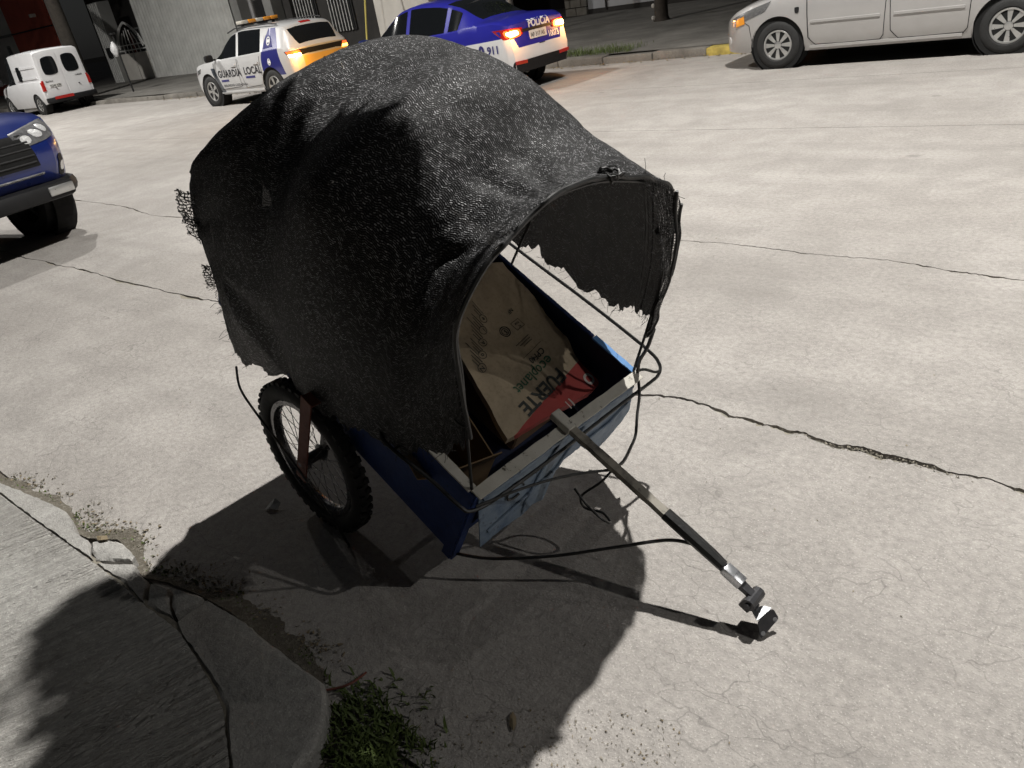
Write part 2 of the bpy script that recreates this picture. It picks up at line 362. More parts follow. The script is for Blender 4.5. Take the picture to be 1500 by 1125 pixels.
def leafmat(name, a, b):
    m = NT(name); p = m.geo(); f = m.noise(p, 1.7, 3); g = m.noise(p, 23, 2)
    m.set(col=m.mix(m.math('ADD', m.math('MULTIPLY', f, .6), m.math('MULTIPLY', g, .4)), a, b), rough=.6, spec=.3); return m.mat
M['leaf'] = leafmat('tree_leaves', (.022, .045, .015), (.07, .10, .03)); M['grass'] = leafmat('grass_blades', (.045, .075, .018), (.13, .17, .05))
M['dryleaf'] = leafmat('dry_litter', (.10, .07, .035), (.36, .30, .2))
M['bark'] = simple('tree_bark', (.04, .034, .028), .95, var=.35, scale=9, bump=1., bscale=22)
M['limewash'] = simple('limewash', (.5, .49, .46), .9, var=.3, scale=14, bump=.5)
M['corr'] = simple('corrugated_metal', (.50, .50, .48), .55, .1, var=.2, scale=2)
M['greywall'] = simple('grey_render', (.22, .22, .21), .9, var=.25, scale=1.2, bump=.3)
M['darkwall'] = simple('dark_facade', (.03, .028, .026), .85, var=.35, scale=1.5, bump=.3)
M['redwall'] = simple('brick_red_render', (.52, .11, .07), .8, var=.15, scale=1.5, bump=.2)
M['cream'] = simple('cream_render', (.66, .63, .58), .85, var=.15, scale=1.5, bump=.2)
M['whitewall'] = simple('white_render', (.42, .43, .45), .85, var=.2, scale=.8, bump=.25)
M['stone'] = simple('pale_stone_block', (.27, .26, .235), .9, var=.25, scale=5, bump=.6)
M['iron'] = simple('painted_iron', (.68, .68, .66), .5, .2, var=.2)
M['darkiron'] = simple('dark_iron', (.03, .03, .03), .5, .4, var=.3)
M['pole'] = simple('galvanised_pole', (.26, .26, .26), .5, .5, var=.2)
M['yellow'] = simple('yellow_plastic', (.6, .5, .1), .5)
M['bagwhite'] = simple('white_plastic_bag', (.6, .6, .6), .4, var=.1, bump=.6, bscale=20)
M['paper'] = simple('grey_paper', (.5, .5, .48), .8, var=.2, bump=.5)
M['redtwig'] = simple('reddish_strip', (.16, .05, .035), .6)

# ------------------------------------------------------------------ ground, road, pavements
def sheet(name, x0, x1, y0, y1, z, mat, kind='structure'):
    b = MB(); b.add([(x0, y0, z), (x1, y0, z), (x1, y1, z), (x0, y1, z)], [(0, 1, 2, 3)]); o = b.build(name, mat); tag(o, kind=kind); return o
ground = sheet('ground', -300, 200, -200, 300, -.16, M['dirt'])
road = sheet('road', -140, 60, .2, 12.6, -.06, M['crackdirt'])
crack1 = [at(900+.4*x, 540+.4*y) for x, y in ((75, 90), (200, 105), (290, 120), (380, 147), (430, 170), (520, 195), (600, 213), (700, 235), (770, 266), (830, 278), (900, 291), (980, 318), (1060, 330), (1150, 352), (1250, 387), (1330, 400), (1400, 416), (1500, 441))]
crack1 = sorted([(p[0], p[1]) for p in crack1]); crack2 = sorted([(p[0], p[1]) for p in [at(*q) for q in ((985, 352), (1060, 356), (1130, 364), (1180, 371), (1290, 380), (1400, 397), (1500, 410), (230, 316), (275, 318), (180, 302), (120, 294))]])
def cpath(tab, base, amp, seed):
    def f(x):
        w = .03*fbm(x*9, seed, 0, 4)+.03*fbm(x*24, seed, 7, 4)+.012*fbm(x*75, seed, 3, 3)
        lo, hi = tab[0], tab[-1]
        if x <= lo[0]: y = lo[1]+(base-lo[1])*min(1, (lo[0]-x)/3)+amp*fbm(x*.6, seed, 1)*min(1, lo[0]-x)
        elif x >= hi[0]: y = hi[1]+(base-hi[1])*min(1, (x-hi[0])/3)+amp*fbm(x*.6, seed, 1)*min(1, x-hi[0])
        else: y = pchip(tab, x)
        return y+w*.35
    return f
P1 = cpath(crack1, 2.33, .06, 1.3); P2 = cpath(crack2, 4.08, .05, 5.1)
P3 = lambda x: 7.15+.012*fbm(x*5, 9.2); P4 = lambda x: 9.7+.01*fbm(x*4, 3.7)
def gap1(x):
    base = .005+.014*(.5+.5*abs(fbm(x*31, 3.3)))*max(0, fbm(x*3.1, 4.4)+.15); c = math.exp(-((x+.02)/.32)**2)*.0 
    return base+.011*math.exp(-((x-crack1[11][0])/.22)**2)
def gap2(x): return .003+.009*max(0, fbm(x*2.2, 8.8)+.05)
gap3 = lambda x: .0035+.004*max(0, fbm(x*1.5, 2.2)); 
def spall1(x): return max(0, fbm(x*2.6, 11.5)+.08)*.085*min(1, max(0, fbm(x*13, 2.5)+.55))+.010*max(0, fbm(x*28, 7.7))
def spall2(x): return max(0, fbm(x*1.9, 21.5)+.02)*.07*min(1, max(0, fbm(x*12, 4.5)+.5))
zero = lambda x: 0.
XS = []
x = -130.
while x < 50:
    XS.append(x); x += .011 if -3.2 < x < 1.2 else .03 if -5 < x < 1.3 else .1 if -12 < x < 5 else .6 if -40 < x < 20 else 6
kerbline = lambda x: .60+.02*fbm(x*2, 6.6)
farline = lambda x: 12.42
def road_slab(lo, glo, hi, ghi, sp, sides):
    b = MB(); vs = []; fs = []; mi = []
    for x in XS:
        y0 = lo(x)+glo(x)/2; ye = hi(x)-ghi(x)/2; yt = ye-sp(x)
        vs += [(x, y0, -.055), (x, y0, 0), (x, y0+.02, 0), (x, yt-.02, 0), (x, yt, -.001), (x, ye, -.009 if sp(x) > .003 else -.002), (x, ye, -.055)]
    n = 7
    for i in range(len(XS)-1):
        for j in range(n-1): fs.append((i*n+j, (i+1)*n+j, (i+1)*n+j+1, i*n+j+1)); mi.append(1 if j == 4 else 0)
    b.v = vs; b.f = fs; b.m = mi
    return b.build('concrete_slab', [M['road'], M['spall']], road)
road_slab(kerbline, lambda x: .0, P1, gap1, spall1, 0); road_slab(P1, gap1, P2, gap2, spall2, 0); road_slab(P2, gap2, P3, gap3, zero, 0)
road_slab(P3, gap3, P4, gap3, zero, 0); road_slab(P4, gap3, farline, lambda x: .0, zero, 0)
# verge of bare dirt on the near side
b = MB(); b.grid(lambda u, v: (-60+100*u, -6+6.62*v, -.012+.012*fbm((-60+100*u)*3, v*20)+(.10 if v < .9 else 0)*0), 200, 24); tag(b.build('dirt_verge', M['dirt'], smooth=True), kind='structure')
# near pavement: ridged concrete ramp and a cracked kerb edging
zk = .055
Z5 = lambda x, y: tuple(at(x*.4132, 660+y*.4132, zk)[:2])
inner = [Z5(*q) for q in ((130, 250), (230, 320), (340, 400), (430, 470), (510, 543), (560, 578), (620, 625), (680, 710), (735, 800), (770, 870), (790, 920), (800, 1010), (815, 1125))]
in_tab = sorted([(p[0], p[1]) for p in inner]); 
def y_in(x):
    if x <= in_tab[0][0]: return in_tab[0][1]+.0*(x)
    return pchip(in_tab, x)
pav = empty('pavement'); tag(pav, kind='structure')
rdir = Vector((.34, .94)).normalized()
def ramp_pt(u, v):
    x = -9.+u*(9-.0)+0.0; 
    return x
b = MB(); xs = []; x = -9.
xe = inner[-1][0]-.004
while x < xe: xs.append(x); x += .0065 if x > -3.2 else .05
ny = 34
for x in xs:
    yi = min(y_in(x)-.001-.003*fbm(x*30, 3.), 1.)
    for j in range(ny+1):
        t = j/ny; y = -1.6+(yi+1.6)*(1-(1-t)**1.6)
        s = x*rdir.y-y*rdir.x; l = x*rdir.x+y*rdir.y
        s2 = s+.004*fbm(l*2.5, s*3, 1.)
        ridge = (abs(fbm(s2*62, l*.7, 2., 2))**.7)*.014-.006+.004*math.sin(s2*2*math.pi/.034)
        z = zk-.001+ridge+.006*fbm(x*1.5, y*1.5, 4.)-.05*max(0, y-yi)
        if t == 1: z = zk-.005
        b.v.append((x, y, z))
m_ = ny+1
for i in range(len(xs)-1):
    for j in range(ny): b.f.append((i*m_+j, (i+1)*m_+j, (i+1)*m_+j+1, i*m_+j+1)); b.m.append(0)
b.build('ramp_slab', M['slab'], pav, smooth=True)
# ramp body below its ridged face, and soil in the joint to the kerb
b = MB(); b.prism([(-9, -1.6), (xe, -1.6), (xe, in_tab[-1][1]-.02)]+[(p[0], p[1]-.012) for p in in_tab[::-1]]+[(-9, in_tab[0][1]-.012)], -.05, zk-.03); b.build('ramp_bed', M['spall'], pav)
b = MB(); JP = [Vector((-9, in_tab[0][1], 0))]+[Vector((p[0], p[1], 0)) for p in in_tab]; vs_ = []
for i_, q_ in enumerate(JP):
    d_ = (JP[min(i_+1, len(JP)-1)]-JP[max(i_-1, 0)]).normalized(); n_ = Vector((-d_.y, d_.x, 0)); z_ = zk-.008
    vs_ += [q_+n_*.016+Vector((0, 0, z_)), q_-n_*.008+Vector((0, 0, z_-.004))]
b.add(vs_, [(2*k_, 2*k_+2, 2*k_+3, 2*k_+1) for k_ in range(len(JP)-1)]); b.build('joint_soil', M['spall'], pav)
def kpiece(poly, zt=zk, jit=.004):
    P = []
    n = len(poly)
    c = np.mean(np.array(poly), axis=0)
    for i in range(n):
        a = np.array(poly[i]); d = np.array(poly[(i+1) % n])-a; L = np.linalg.norm(d); k = max(1, int(L/.018))
        nn = np.array([-d[1], d[0]])/(L+1e-9)
        for j in range(k):
            t = j/k; q = a+d*t; q = q+nn*jit*fbm(q[0]*28, q[1]*28, 5.)*(1 if 0 < j else .4); q = c+(q-c)*(1-.0035/np.linalg.norm(q-c)); P.append(q)
    n = len(P); b = MB()
    top = [(c+(p-c)*(1-.012/np.linalg.norm(p-c))) for p in P]
    vs = [(p[0], p[1], -.05) for p in P]+[(p[0], p[1], zt-.009+.003*fbm(p[0]*20, p[1]*20)) for p in P]+[(p[0], p[1], zt+.0015*fbm(p[0]*9, p[1]*9)) for p in top]
    fs = [(i, (i+1) % n, n+(i+1) % n, n+i) for i in range(n)]+[(n+i, n+(i+1) % n, 2*n+(i+1) % n, 2*n+i) for i in range(n)]+[tuple(range(2*n, 3*n))]
    b.add(vs, fs); return b.build('kerb_stone', M['kerb'], pav, smooth=40)
far_l = (-9., in_tab[0][1]+.0); 
kpiece([Z5(0, 118), Z5(60, 140), Z5(110, 160), Z5(180, 190), Z5(240, 220), Z5(262, 255), Z5(270, 290), Z5(300, 312), Z5(318, 322), Z5(316, 352), Z5(328, 385), Z5(230, 316), Z5(130, 246)]+[(-9, in_tab[0][1]+.005), (-9, .62), (-4., .615)])
kpiece([Z5(322, 322), Z5(375, 312), Z5(430, 322), Z5(458, 345), Z5(476, 370), Z5(466, 388), Z5(400, 391), Z5(335, 386), Z5(320, 352)], zk+.002)
kpiece([Z5(338, 394), Z5(400, 396), Z5(470, 393), Z5(488, 412), Z5(500, 432), Z5(524, 460), Z5(515, 500), Z5(510, 538), Z5(430, 466)], zk-.002)
kpiece([Z5(530, 464), Z5(570, 470), Z5(606, 484), Z5(598, 530), Z5(600, 556), Z5(612, 590), Z5(560, 572), Z5(516, 538), Z5(520, 500)], zk)
kpiece([Z5(613, 486), Z5(660, 496), Z5(702, 506), Z5(722, 519), Z5(690, 542), Z5(650, 562), Z5(615, 576), Z5(603, 548)], zk+.003)
kpiece([Z5(730, 524), Z5(770, 545), Z5(820, 572), Z5(880, 614), Z5(950, 670), Z5(1010, 714), Z5(1060, 752), Z5(1110, 790), Z5(1150, 822), Z5(1158, 870), Z5(1156, 930), Z5(1140, 990), Z5(1120, 1042), Z5(1080, 1090), Z5(1050, 1125), Z5(1000, 1300), Z5(860, 1500), Z5(830, 1250), Z5(822, 1125), Z5(806, 1010), Z5(797, 920), Z5(776, 868), Z5(742, 798), Z5(690, 712), Z5(640, 645), Z5(622, 600), Z5(660, 572), Z5(700, 546)], zk+.001)

# far pavement and its kerb
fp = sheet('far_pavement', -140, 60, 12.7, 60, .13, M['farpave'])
kb = None
for i, xk in enumerate(np.arange(-46, 8, 1.0)):
    if i == 0 or abs(xk+5.) < .5 or abs(xk-(-4.)) < .1:
        b = MB(); b.box((0, 0, 0), (.985, .27, .22), bev=.02)
    yel = -6.2 < xk < -.4
    if i == 0: kb = {}
    key = yel
    if key not in kb:
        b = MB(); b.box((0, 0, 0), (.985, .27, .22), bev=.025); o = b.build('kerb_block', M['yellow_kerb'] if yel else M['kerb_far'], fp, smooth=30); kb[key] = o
    else:
        o = kb[key].copy(); COL.objects.link(o); o.parent = fp
    o.location = (xk+.5, 12.56+random.uniform(-.015, .015), .015+random.uniform(-.02, .008)); o.rotation_euler = (random.uniform(-.03, .03), random.uniform(-.01, .01), random.uniform(-.012, .012))

# ------------------------------------------------------------------ street lamps hung over the road (all above the frame)
def street_lamp(x, label, far_y, cone=120, tilt=0., k=1.):
    o = empty('street_lamp', (x, 0, 0), 0, label, 'street lamp', 'lamps hung over the middle of the road')
    for y in (-3.2, far_y):
        b = MB(); b.tube([(0, y, -.1), (0, y, 5), (0, y, 11.2)], [.1, .085, .06], 12); b.build('pole', M['pole'], o, smooth=True)
    b = MB(); b.tube([(0, -3.2+(far_y+3.2)*t, 11.-.75*math.sin(math.pi*t)) for t in np.linspace(0, 1, 25)], .012, 5); b.build('cable', M['wire'], o)
    yl = 5.6; t = (yl+3.2)/(far_y+3.2); zc = 11.-.75*math.sin(math.pi*t)
    b = MB(); b.tube([(0, yl, zc), (0, yl, 10.15)], .02, 6); b.box((0, yl, 10.1), (.3, .62, .12), bev=.03); b.build('lamp_housing', M['pole'], o, smooth=30)
    b = MB(); b.box((0, yl, 10.03), (.2, .4, .015)); b.build('lamp_lens', M['lamp_on'], o)
    ld = bpy.data.lights.new('lamp_light', 'SPOT'); ld.energy = LAMP_W*k; ld.color = (1., .972, .925); ld.spot_size = R(cone); ld.spot_blend = .8; ld.shadow_soft_size = .09
    lo = bpy.data.objects.new('lamp_light', ld); COL.objects.link(lo); lo.parent = o; lo.location = (0, yl, 9.98); lo.rotation_euler = (tilt, 0, 0)
M['lamp_on'] = emis('lit_lamp_lens', (1., .955, .87), 60.)
street_lamp(-1.3, 'street lamp hung on a cable over the road beside the covered cart', 17.5)
street_lamp(-14., 'street lamp hung on a cable over the road beside the police cars', 17.5, 128, R(16), .62)
street_lamp(11.4, 'street lamp hung on a cable over the road beyond the tow bar of the cart', 17.5, 124, 0., 1.2)
street_lamp(-25.5, 'street lamp hung on a cable over the road behind the white van', 17.5, 150, R(12), 1.15)

# ------------------------------------------------------------------ the covered hand cart, nose down on its hitch
CM = Matrix(((.8511, .0899, .5172), (-.0768, .996, -.0467), (-.5193, 0, .8546))).to_4x4()
CM.translation = Vector((-1.984, 1.5284, .287))
cart = empty('hand_cart', (0, 0, 0), 0, 'blue two-wheeled bicycle cart under a torn black shade net, nose resting on its hitch', 'cart')
cart.matrix_world = CM
XF, XB, HW, ZR, ZF = .611, -.60, .365, .539, .197
def L(*p): return Vector(p)
# sheet metal box
def panel(name, p0, p1, p2, p3, th, mat, n=None):
    p = [Vector(q) for q in (p0, p1, p2, p3)]; nn = (p[1]-p[0]).cross(p[3]-p[0]).normalized()*th
    def f(u, v):
        a = p[0].lerp(p[1], u).lerp(p[3].lerp(p[2], u), v); e = .004*fbm(a.x*5, a.y*5, a.z*5)*(math.sin(math.pi*u)*math.sin(math.pi*v))
        return a+nn.normalized()*e
    b = MB(); k = 14; b.grid(f, k, k); nv = len(b.v); b.add([Vector(v)+nn for v in b.v], [f[::-1] for f in b.f])
    m = k+1; ring = [i*m for i in range(k+1)]+[k*m+j for j in range(1, k+1)]+[i*m+k for i in range(k-1, -1, -1)]+[j for j in range(k-1, 0, -1)]
    b.add([], []); 
    for i in range(len(ring)): a_, c_ = ring[i], ring[(i+1) % len(ring)]; b.f.append((a_, c_, c_+nv, a_+nv)); b.m.append(0)
    return b.build(name, mat, cart, smooth=30)
panel('side_panel', (XB, -HW, ZF), (XF, -HW, ZF), (XF, -HW, ZR-.004), (XB, -HW, ZR-.004), .003, M['cart_blue'])
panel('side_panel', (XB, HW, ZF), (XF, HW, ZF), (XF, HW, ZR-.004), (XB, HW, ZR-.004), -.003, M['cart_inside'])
panel('rear_panel', (XB, -HW+.004, ZF), (XB, HW-.004, ZF), (XB, HW-.004, ZR-.004), (XB, -HW+.004, ZR-.004), .003, M['cart_blue'])
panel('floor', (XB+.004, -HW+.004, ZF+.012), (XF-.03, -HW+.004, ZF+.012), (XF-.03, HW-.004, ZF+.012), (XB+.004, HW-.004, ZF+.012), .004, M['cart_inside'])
# front panel: worn, cut away at the bottom
prof = [(-.355, ZR-.004), (.36, ZR-.004), (.362, .40), (.33, .375), (.27, .35), (.2, .33), (.15, .355), (.10, .405), (-.005, .40), (-.045, .345), (-.07, .30), (-.12, .315), (-.17, .305), (-.26, .315), (-.345, .31)]
pp = []
for i in range(len(prof)):
    a, c = prof[i], prof[(i+1) % len(prof)]; k = max(1, int(math.dist(a, c)/.012))
    for j in range(k):
        t = j/k; pp.append((a[0]+(c[0]-a[0])*t, a[1]+(c[1]-a[1])*t+(.0035*fbm(j*.9, i*3.1) if 1 < i else 0)))
b = MB(); n = len(pp)
fx = lambda z: XF+.30*(ZR-z)
b.add([(fx(z), y, z) for y, z in pp]+[(fx(z)-.004, y, z) for y, z in pp], [tuple(range(n)), tuple(range(n, 2*n))[::-1]]+[(i, (i+1) % n, n+(i+1) % n, n+i) for i in range(n)])
fpn = b.build('front_panel', M['cart_front'], cart, label='faded and scratched pale blue front panel')
# pressed ribs and scratches standing on the front panel
b = MB(); b.tube([(fx(.50)+.004, -.34, .50), (fx(.505)+.004, .35, .505)], .006, 6); b.tube([(fx(.36)+.004, -.32, .36), (fx(.40)+.004, -.02, .40), (fx(.49)+.004, .1, .49)], .0045, 6)
b.tube([(fx(.32)+.004, -.17, .32), (fx(.36)+.004, -.16, .36), (fx(.43)+.004, -.1, .43), (fx(.49)+.004, -.02, .49)], .004, 6); b.tube([(fx(.42)+.004, .10, .42), (fx(.42)+.004, .24, .42), (fx(.45)+.004, .35, .45)], .0045, 6); b.build('stiffening_rod', M['cart_front'], fpn, smooth=True)
b = MB(); b.tube([(fx(.44+.024*math.sin(t))+.006, -.21+.035*math.cos(t), .44+.024*math.sin(t)) for t in np.linspace(0, 5.2, 14)], .004, 5); b.build('wire_loop', M['wire'], fpn, smooth=True)
# lower cross member seen through the cut-out
b = MB(); b.box((XF-.055, 0, ZF-.005), (.05, .70, .035), bev=.004); b.build('cross_member', M['cart_blue'], cart)
# chipped rim of flat iron
def flat(name, pts, w, h, mat, parent=cart, up=Vector((0, 0, 1))):
    b = MB(); P = [Vector(p) for p in pts]; d = (P[-1]-P[0]).normalized(); s = d.cross(up).normalized(); k = 26; vs = []; fs = []
    for i in range(k+1):
        c = cat(P, i/k) if len(P) > 2 else P[0].lerp(P[1], i/k); j = .0022*fbm(c.x*30, c.y*30, 1.); 
        vs += [c+s*(w/2+j), c-s*(w/2+j), c-s*(w/2+j)+up*h, c+s*(w/2+j)+up*h]
    for i in range(k):
        for q in range(4): fs.append((i*4+q, i*4+(q+1) % 4, (i+1)*4+(q+1) % 4, (i+1)*4+q))
    fs += [(0, 1, 2, 3), (k*4+3, k*4+2, k*4+1, k*4)]; b.add(vs, fs); return b.build(name, mat, parent)
rimb = flat('rim_rail', [(XF+.006, -HW-.006, ZR), (XF+.006, HW+.006, ZR)], .036, .006, M['rim_paint'])
flat('rim_rail', [(XB, -HW-.001, ZR), (XF-.013, -HW-.001, ZR)], .028, .006, M['rim_paint']); flat('rim_rail', [(XB, HW+.001, ZR), (.42, HW+.001, ZR)], .012, .006, M['cart_blue']); flat('rim_rail', [(.423, HW+.001, ZR), (XF-.013, HW+.001, ZR)], .022, .006, M['rim_blue']); flat('rim_rail', [(XB, -HW+.02, ZR), (XB, HW-.02, ZR)], .02, .006, M['cart_blue'])
# angle-iron corner posts, the front ones reach below the sheet
for sy in (-1, 1):
    for xx, zb_ in ((XF, .165), (XB, ZF)):
        b = MB(); sx = 1 if xx > 0 else -1
        b.box((xx-sx*.014, sy*(HW+.005), (ZR+zb_)/2-.003), (.034, .005, ZR-zb_-.006)); b.box((xx+sx*.0065, sy*(HW-.012), (ZR+zb_)/2-.003), (.005, .032, ZR-zb_-.006))
        b.build('corner_post', M['cart_blue'], cart)
# luggage rail of bent rod round the box
def rod(name, pts, r=.0055, mat=None, n=40, parent=cart, seg=7):
    P = [Vector(p) for p in pts]; b = MB(); b.tube([cat(P, i/n) for i in range(n+1)], r, seg); return b.build(name, mat or M['wire'], parent, smooth=True)
rod('guard_rail', [(.27, -.385, .49), (.30, -.425, .495), (.36, -.432, .50), (.5, -.415, .505), (.6, -.405, .50), (.63, -.385, .492), (.643, -.3, .488), (.648, -.1, .487), (.645, .25, .487), (.648, .42, .493), (.645, .475, .50), (.62, .505, .51), (.55, .515, .515), (.3, .505, .515), (0, .475, .52), (-.5, .44, .52)], .0058, n=90)
rod('rail_stay', [(.60, .37, .54), (.615, .41, .538), (.635, .455, .515), (.64, .485, .505)], .005, n=14)
rod('rail_stay', [(.36, -.37, .50), (.36, -.40, .50), (.36, -.43, .50)], .004, n=6)
# tow bar with sleeve, tape, clamp and hitch plate
bar = flat('tow_bar', [(.57, .0, .547), (.72, .0, .553), (1.02, .0, .560)], .026, .018, M['bar_steel'])
b = MB(); b.box((.60, 0, .5585), (.075, .034, .026), bev=.003); b.build('bar_clamp', M['rim_paint'], bar)
b = MB(); b.tube([(.99, 0, .569), (1.06, 0, .571), (1.15, 0, .573), (1.19, 0, .572)], [.0185, .019, .018, .016], 8); b.build('tape_sleeve', M['tape'], bar, smooth=30)
flat('bar_end', [(1.17, 0, .563), (1.30, 0, .557)], .024, .015, M['dark_steel'], bar)
b = MB(); b.box((1.225, 0, .571), (.06, .031, .028), bev=.003); b.build('bar_coupling', M['steel'], bar, smooth=30)
hp = None
b = MB(); b.tube([(1.30, -.03, .558), (1.30, .03, .558)], .018, 10); b.tube([(1.30, -.036, .558), (1.30, .036, .558)], .008, 6); b.box((1.3, 0, .535), (.032, .03, .05), bev=.004); b.build('pivot_bolt', M['dark_steel'], bar, smooth=30)
# bent plate: a bright flange and a dark wing reaching the ground
inv = CM.inverted()
def wl(x, y, z): return inv @ Vector((x, y, z))
pl = [at(1100, 893, .055), at(1118, 888, .06), at(1131, 891, .06), at(1109, 911, .045)]
pl2 = [at(1109, 911, .045), at(1131, 891, .06), at(1140, 905, .035), at(1113, 936, .004)]
def plate(name, q, mat, th=.004):
    v = [wl(*p) for p in q]; c = sum(v, Vector())/4; P = []
    for i in range(4):   # rounded corners
        a, p, n = v[i-1], v[i], v[(i+1) % 4]
        for t in (0, .5, 1): e = p.lerp(a, .16) if t == 0 else p.lerp(n, .16) if t == 1 else p.lerp((a+n)/2, .07); P.append(e)
    nn = (v[1]-v[0]).cross(v[2]-v[0]).normalized()*th; k = len(P); b = MB(); b.add(P+[p-nn for p in P], [tuple(range(k)), tuple(range(k, 2*k))[::-1]]+[(i, (i+1) % k, k+(i+1) % k, k+i) for i in range(k)])
    return b.build(name, mat, cart), c, nn
hpl, c1, n1 = plate('hitch_flange', pl, M['steel']); wing, c2, n2 = plate('hitch_plate', pl2, M['dark_steel'])
for q in (pl2[2], pl2[3]):
    p = wl(*q).lerp(c2, .35); b = MB(); b.tube([p-n2*1.2, p+n2.normalized()*.006], .0065, 8); b.build('bolt', M['steel'], wing, smooth=30)
b = MB(); p = (wl(*pl[0])+wl(*pl[1]))/2; b.tube([p, Vector((1.30, 0, .535))], .012, 8); b.build('hitch_neck', M['dark_steel'], wing, smooth=30)
# loose wires between box and bar
rod('brace_wire', [(.618, .372, .53), (.66, .345, .50), (.70, .30, .47), (.745, .24, .46), (.775, .15, .50), (.80, .06, .545), (.805, .012, .566)], .005, n=36)
rod('brace_wire', [(.63, -.37, .50), (.68, -.22, .52), (.735, -.1, .535), (.80, -.0, .55), (.82, .012, .556)], .0042, n=30)
rod('brace_wire', [(.60, -.36, .175), (.70, -.30, .215), (.83, -.20, .31), (.95, -.10, .43), (1.04, -.03, .525), (1.10, .0, .556)], .0052, n=36)
rod('wire_coil', [(.74, -.03, .40), (.80, -.035, .39), (.86, -.03, .385), (.88, .0, .36), (.84, .02, .34), (.79, .01, .31), (.765, .0, .34), (.77, -.02, .40), (.79, 0, .47), (.80, 0, .548)], .004, n=60)
# canopy stations (left hem to right hem), cart frame
ST = [
 [(.571, -.40, .738), (.523, -.461, .982), (.491, -.486, 1.142), (.47, -.429, 1.247), (.46, -.358, 1.297), (.449, -.245, 1.348), (.449, -.137, 1.353), (.453, -.01, 1.33), (.467, .183, 1.263), (.483, .278, 1.183), (.535, .371, .919), (.564, .342, .775)],
 [(.41, -.41, .50), (.36, -.442, .76), (.33, -.425, .93), (.30, -.37, 1.065), (.28, -.30, 1.15), (.265, -.21, 1.215), (.26, -.11, 1.26), (.255, .0, 1.285), (.255, .14, 1.275), (.27, .29, 1.16), (.32, .40, .88), (.41, .42, .635)],
 [(.06, -.41, .285), (.02, -.455, .62), (.0, -.472, .92), (.0, -.468, 1.10), (.0, -.41, 1.19), (.0, -.30, 1.25), (.0, -.17, 1.30), (.0, -.03, 1.335), (.0, .13, 1.305), (.0, .28, 1.18), (.03, .40, .88), (.05, .43, .575)],
 [(-.19, -.41, .23), (-.21, -.44, .56), (-.23, -.428, .82), (-.24, -.385, .965), (-.25, -.32, 1.05), (-.25, -.23, 1.12), (-.25, -.12, 1.185), (-.25, 0, 1.235), (-.24, .14, 1.25), (-.23, .29, 1.13), (-.21, .39, .84), (-.2, .425, .53)],
 [(-.42, -.41, .05), (-.44, -.43, .42), (-.45, -.43, .72), (-.455, -.41, .89), (-.45, -.37, .99), (-.445, -.28, 1.07), (-.44, -.15, 1.13), (-.435, 0, 1.165), (-.43, .13, 1.15), (-.43, .27, 1.05), (-.43, .37, .78), (-.42, .40, .45)],
 [(-.50, -.41, .26), (-.57, -.42, .46), (-.63, -.42, .60), (-.645, -.41, .72), (-.635, -.38, .79), (-.63, -.3, .84), (-.63, -.15, .92), (-.63, 0, .96), (-.63, .13, .95), (-.63, .26, .88), (-.62, .36, .7), (-.6, .39, .42)],
 [(-.51, -.40, .22), (-.58, -.39, .42), (-.67, -.37, .53), (-.69, -.34, .58), (-.7, -.3, .61), (-.7, -.2, .65), (-.7, -.1, .67), (-.7, 0, .68), (-.7, .13, .66), (-.7, .26, .6), (-.68, .34, .5), (-.64, .38, .38)],
 [(-.515, -.385, .16), (-.57, -.37, .28), (-.63, -.35, .35), (-.65, -.32, .36), (-.66, -.28, .36), (-.67, -.2, .36), (-.67, -.1, .36), (-.67, 0, .36), (-.67, .13, .36), (-.67, .26, .35), (-.65, .33, .34), (-.63, .37, .32)]]
ST = [[Vector(p) for p in s] for s in ST]
TS = [0, .22, .44, .58, .72, .86, .94, 1.]
CREASE = [(0., .455, .24, .60, .022, .020), (0., .45, .30, .50, .018, .018), (.01, .37, .28, .30, .026, .024), (.0, .36, .22, .40, .016, .016), (.02, .19, .22, .10, .018, .020), (.0, .17, .2, .22, .014, .018), (.72, .10, .52, .04, .016, .02), (.86, .3, .66, .36, .012, .02), (.86, .15, .70, .2, .014, .02)]
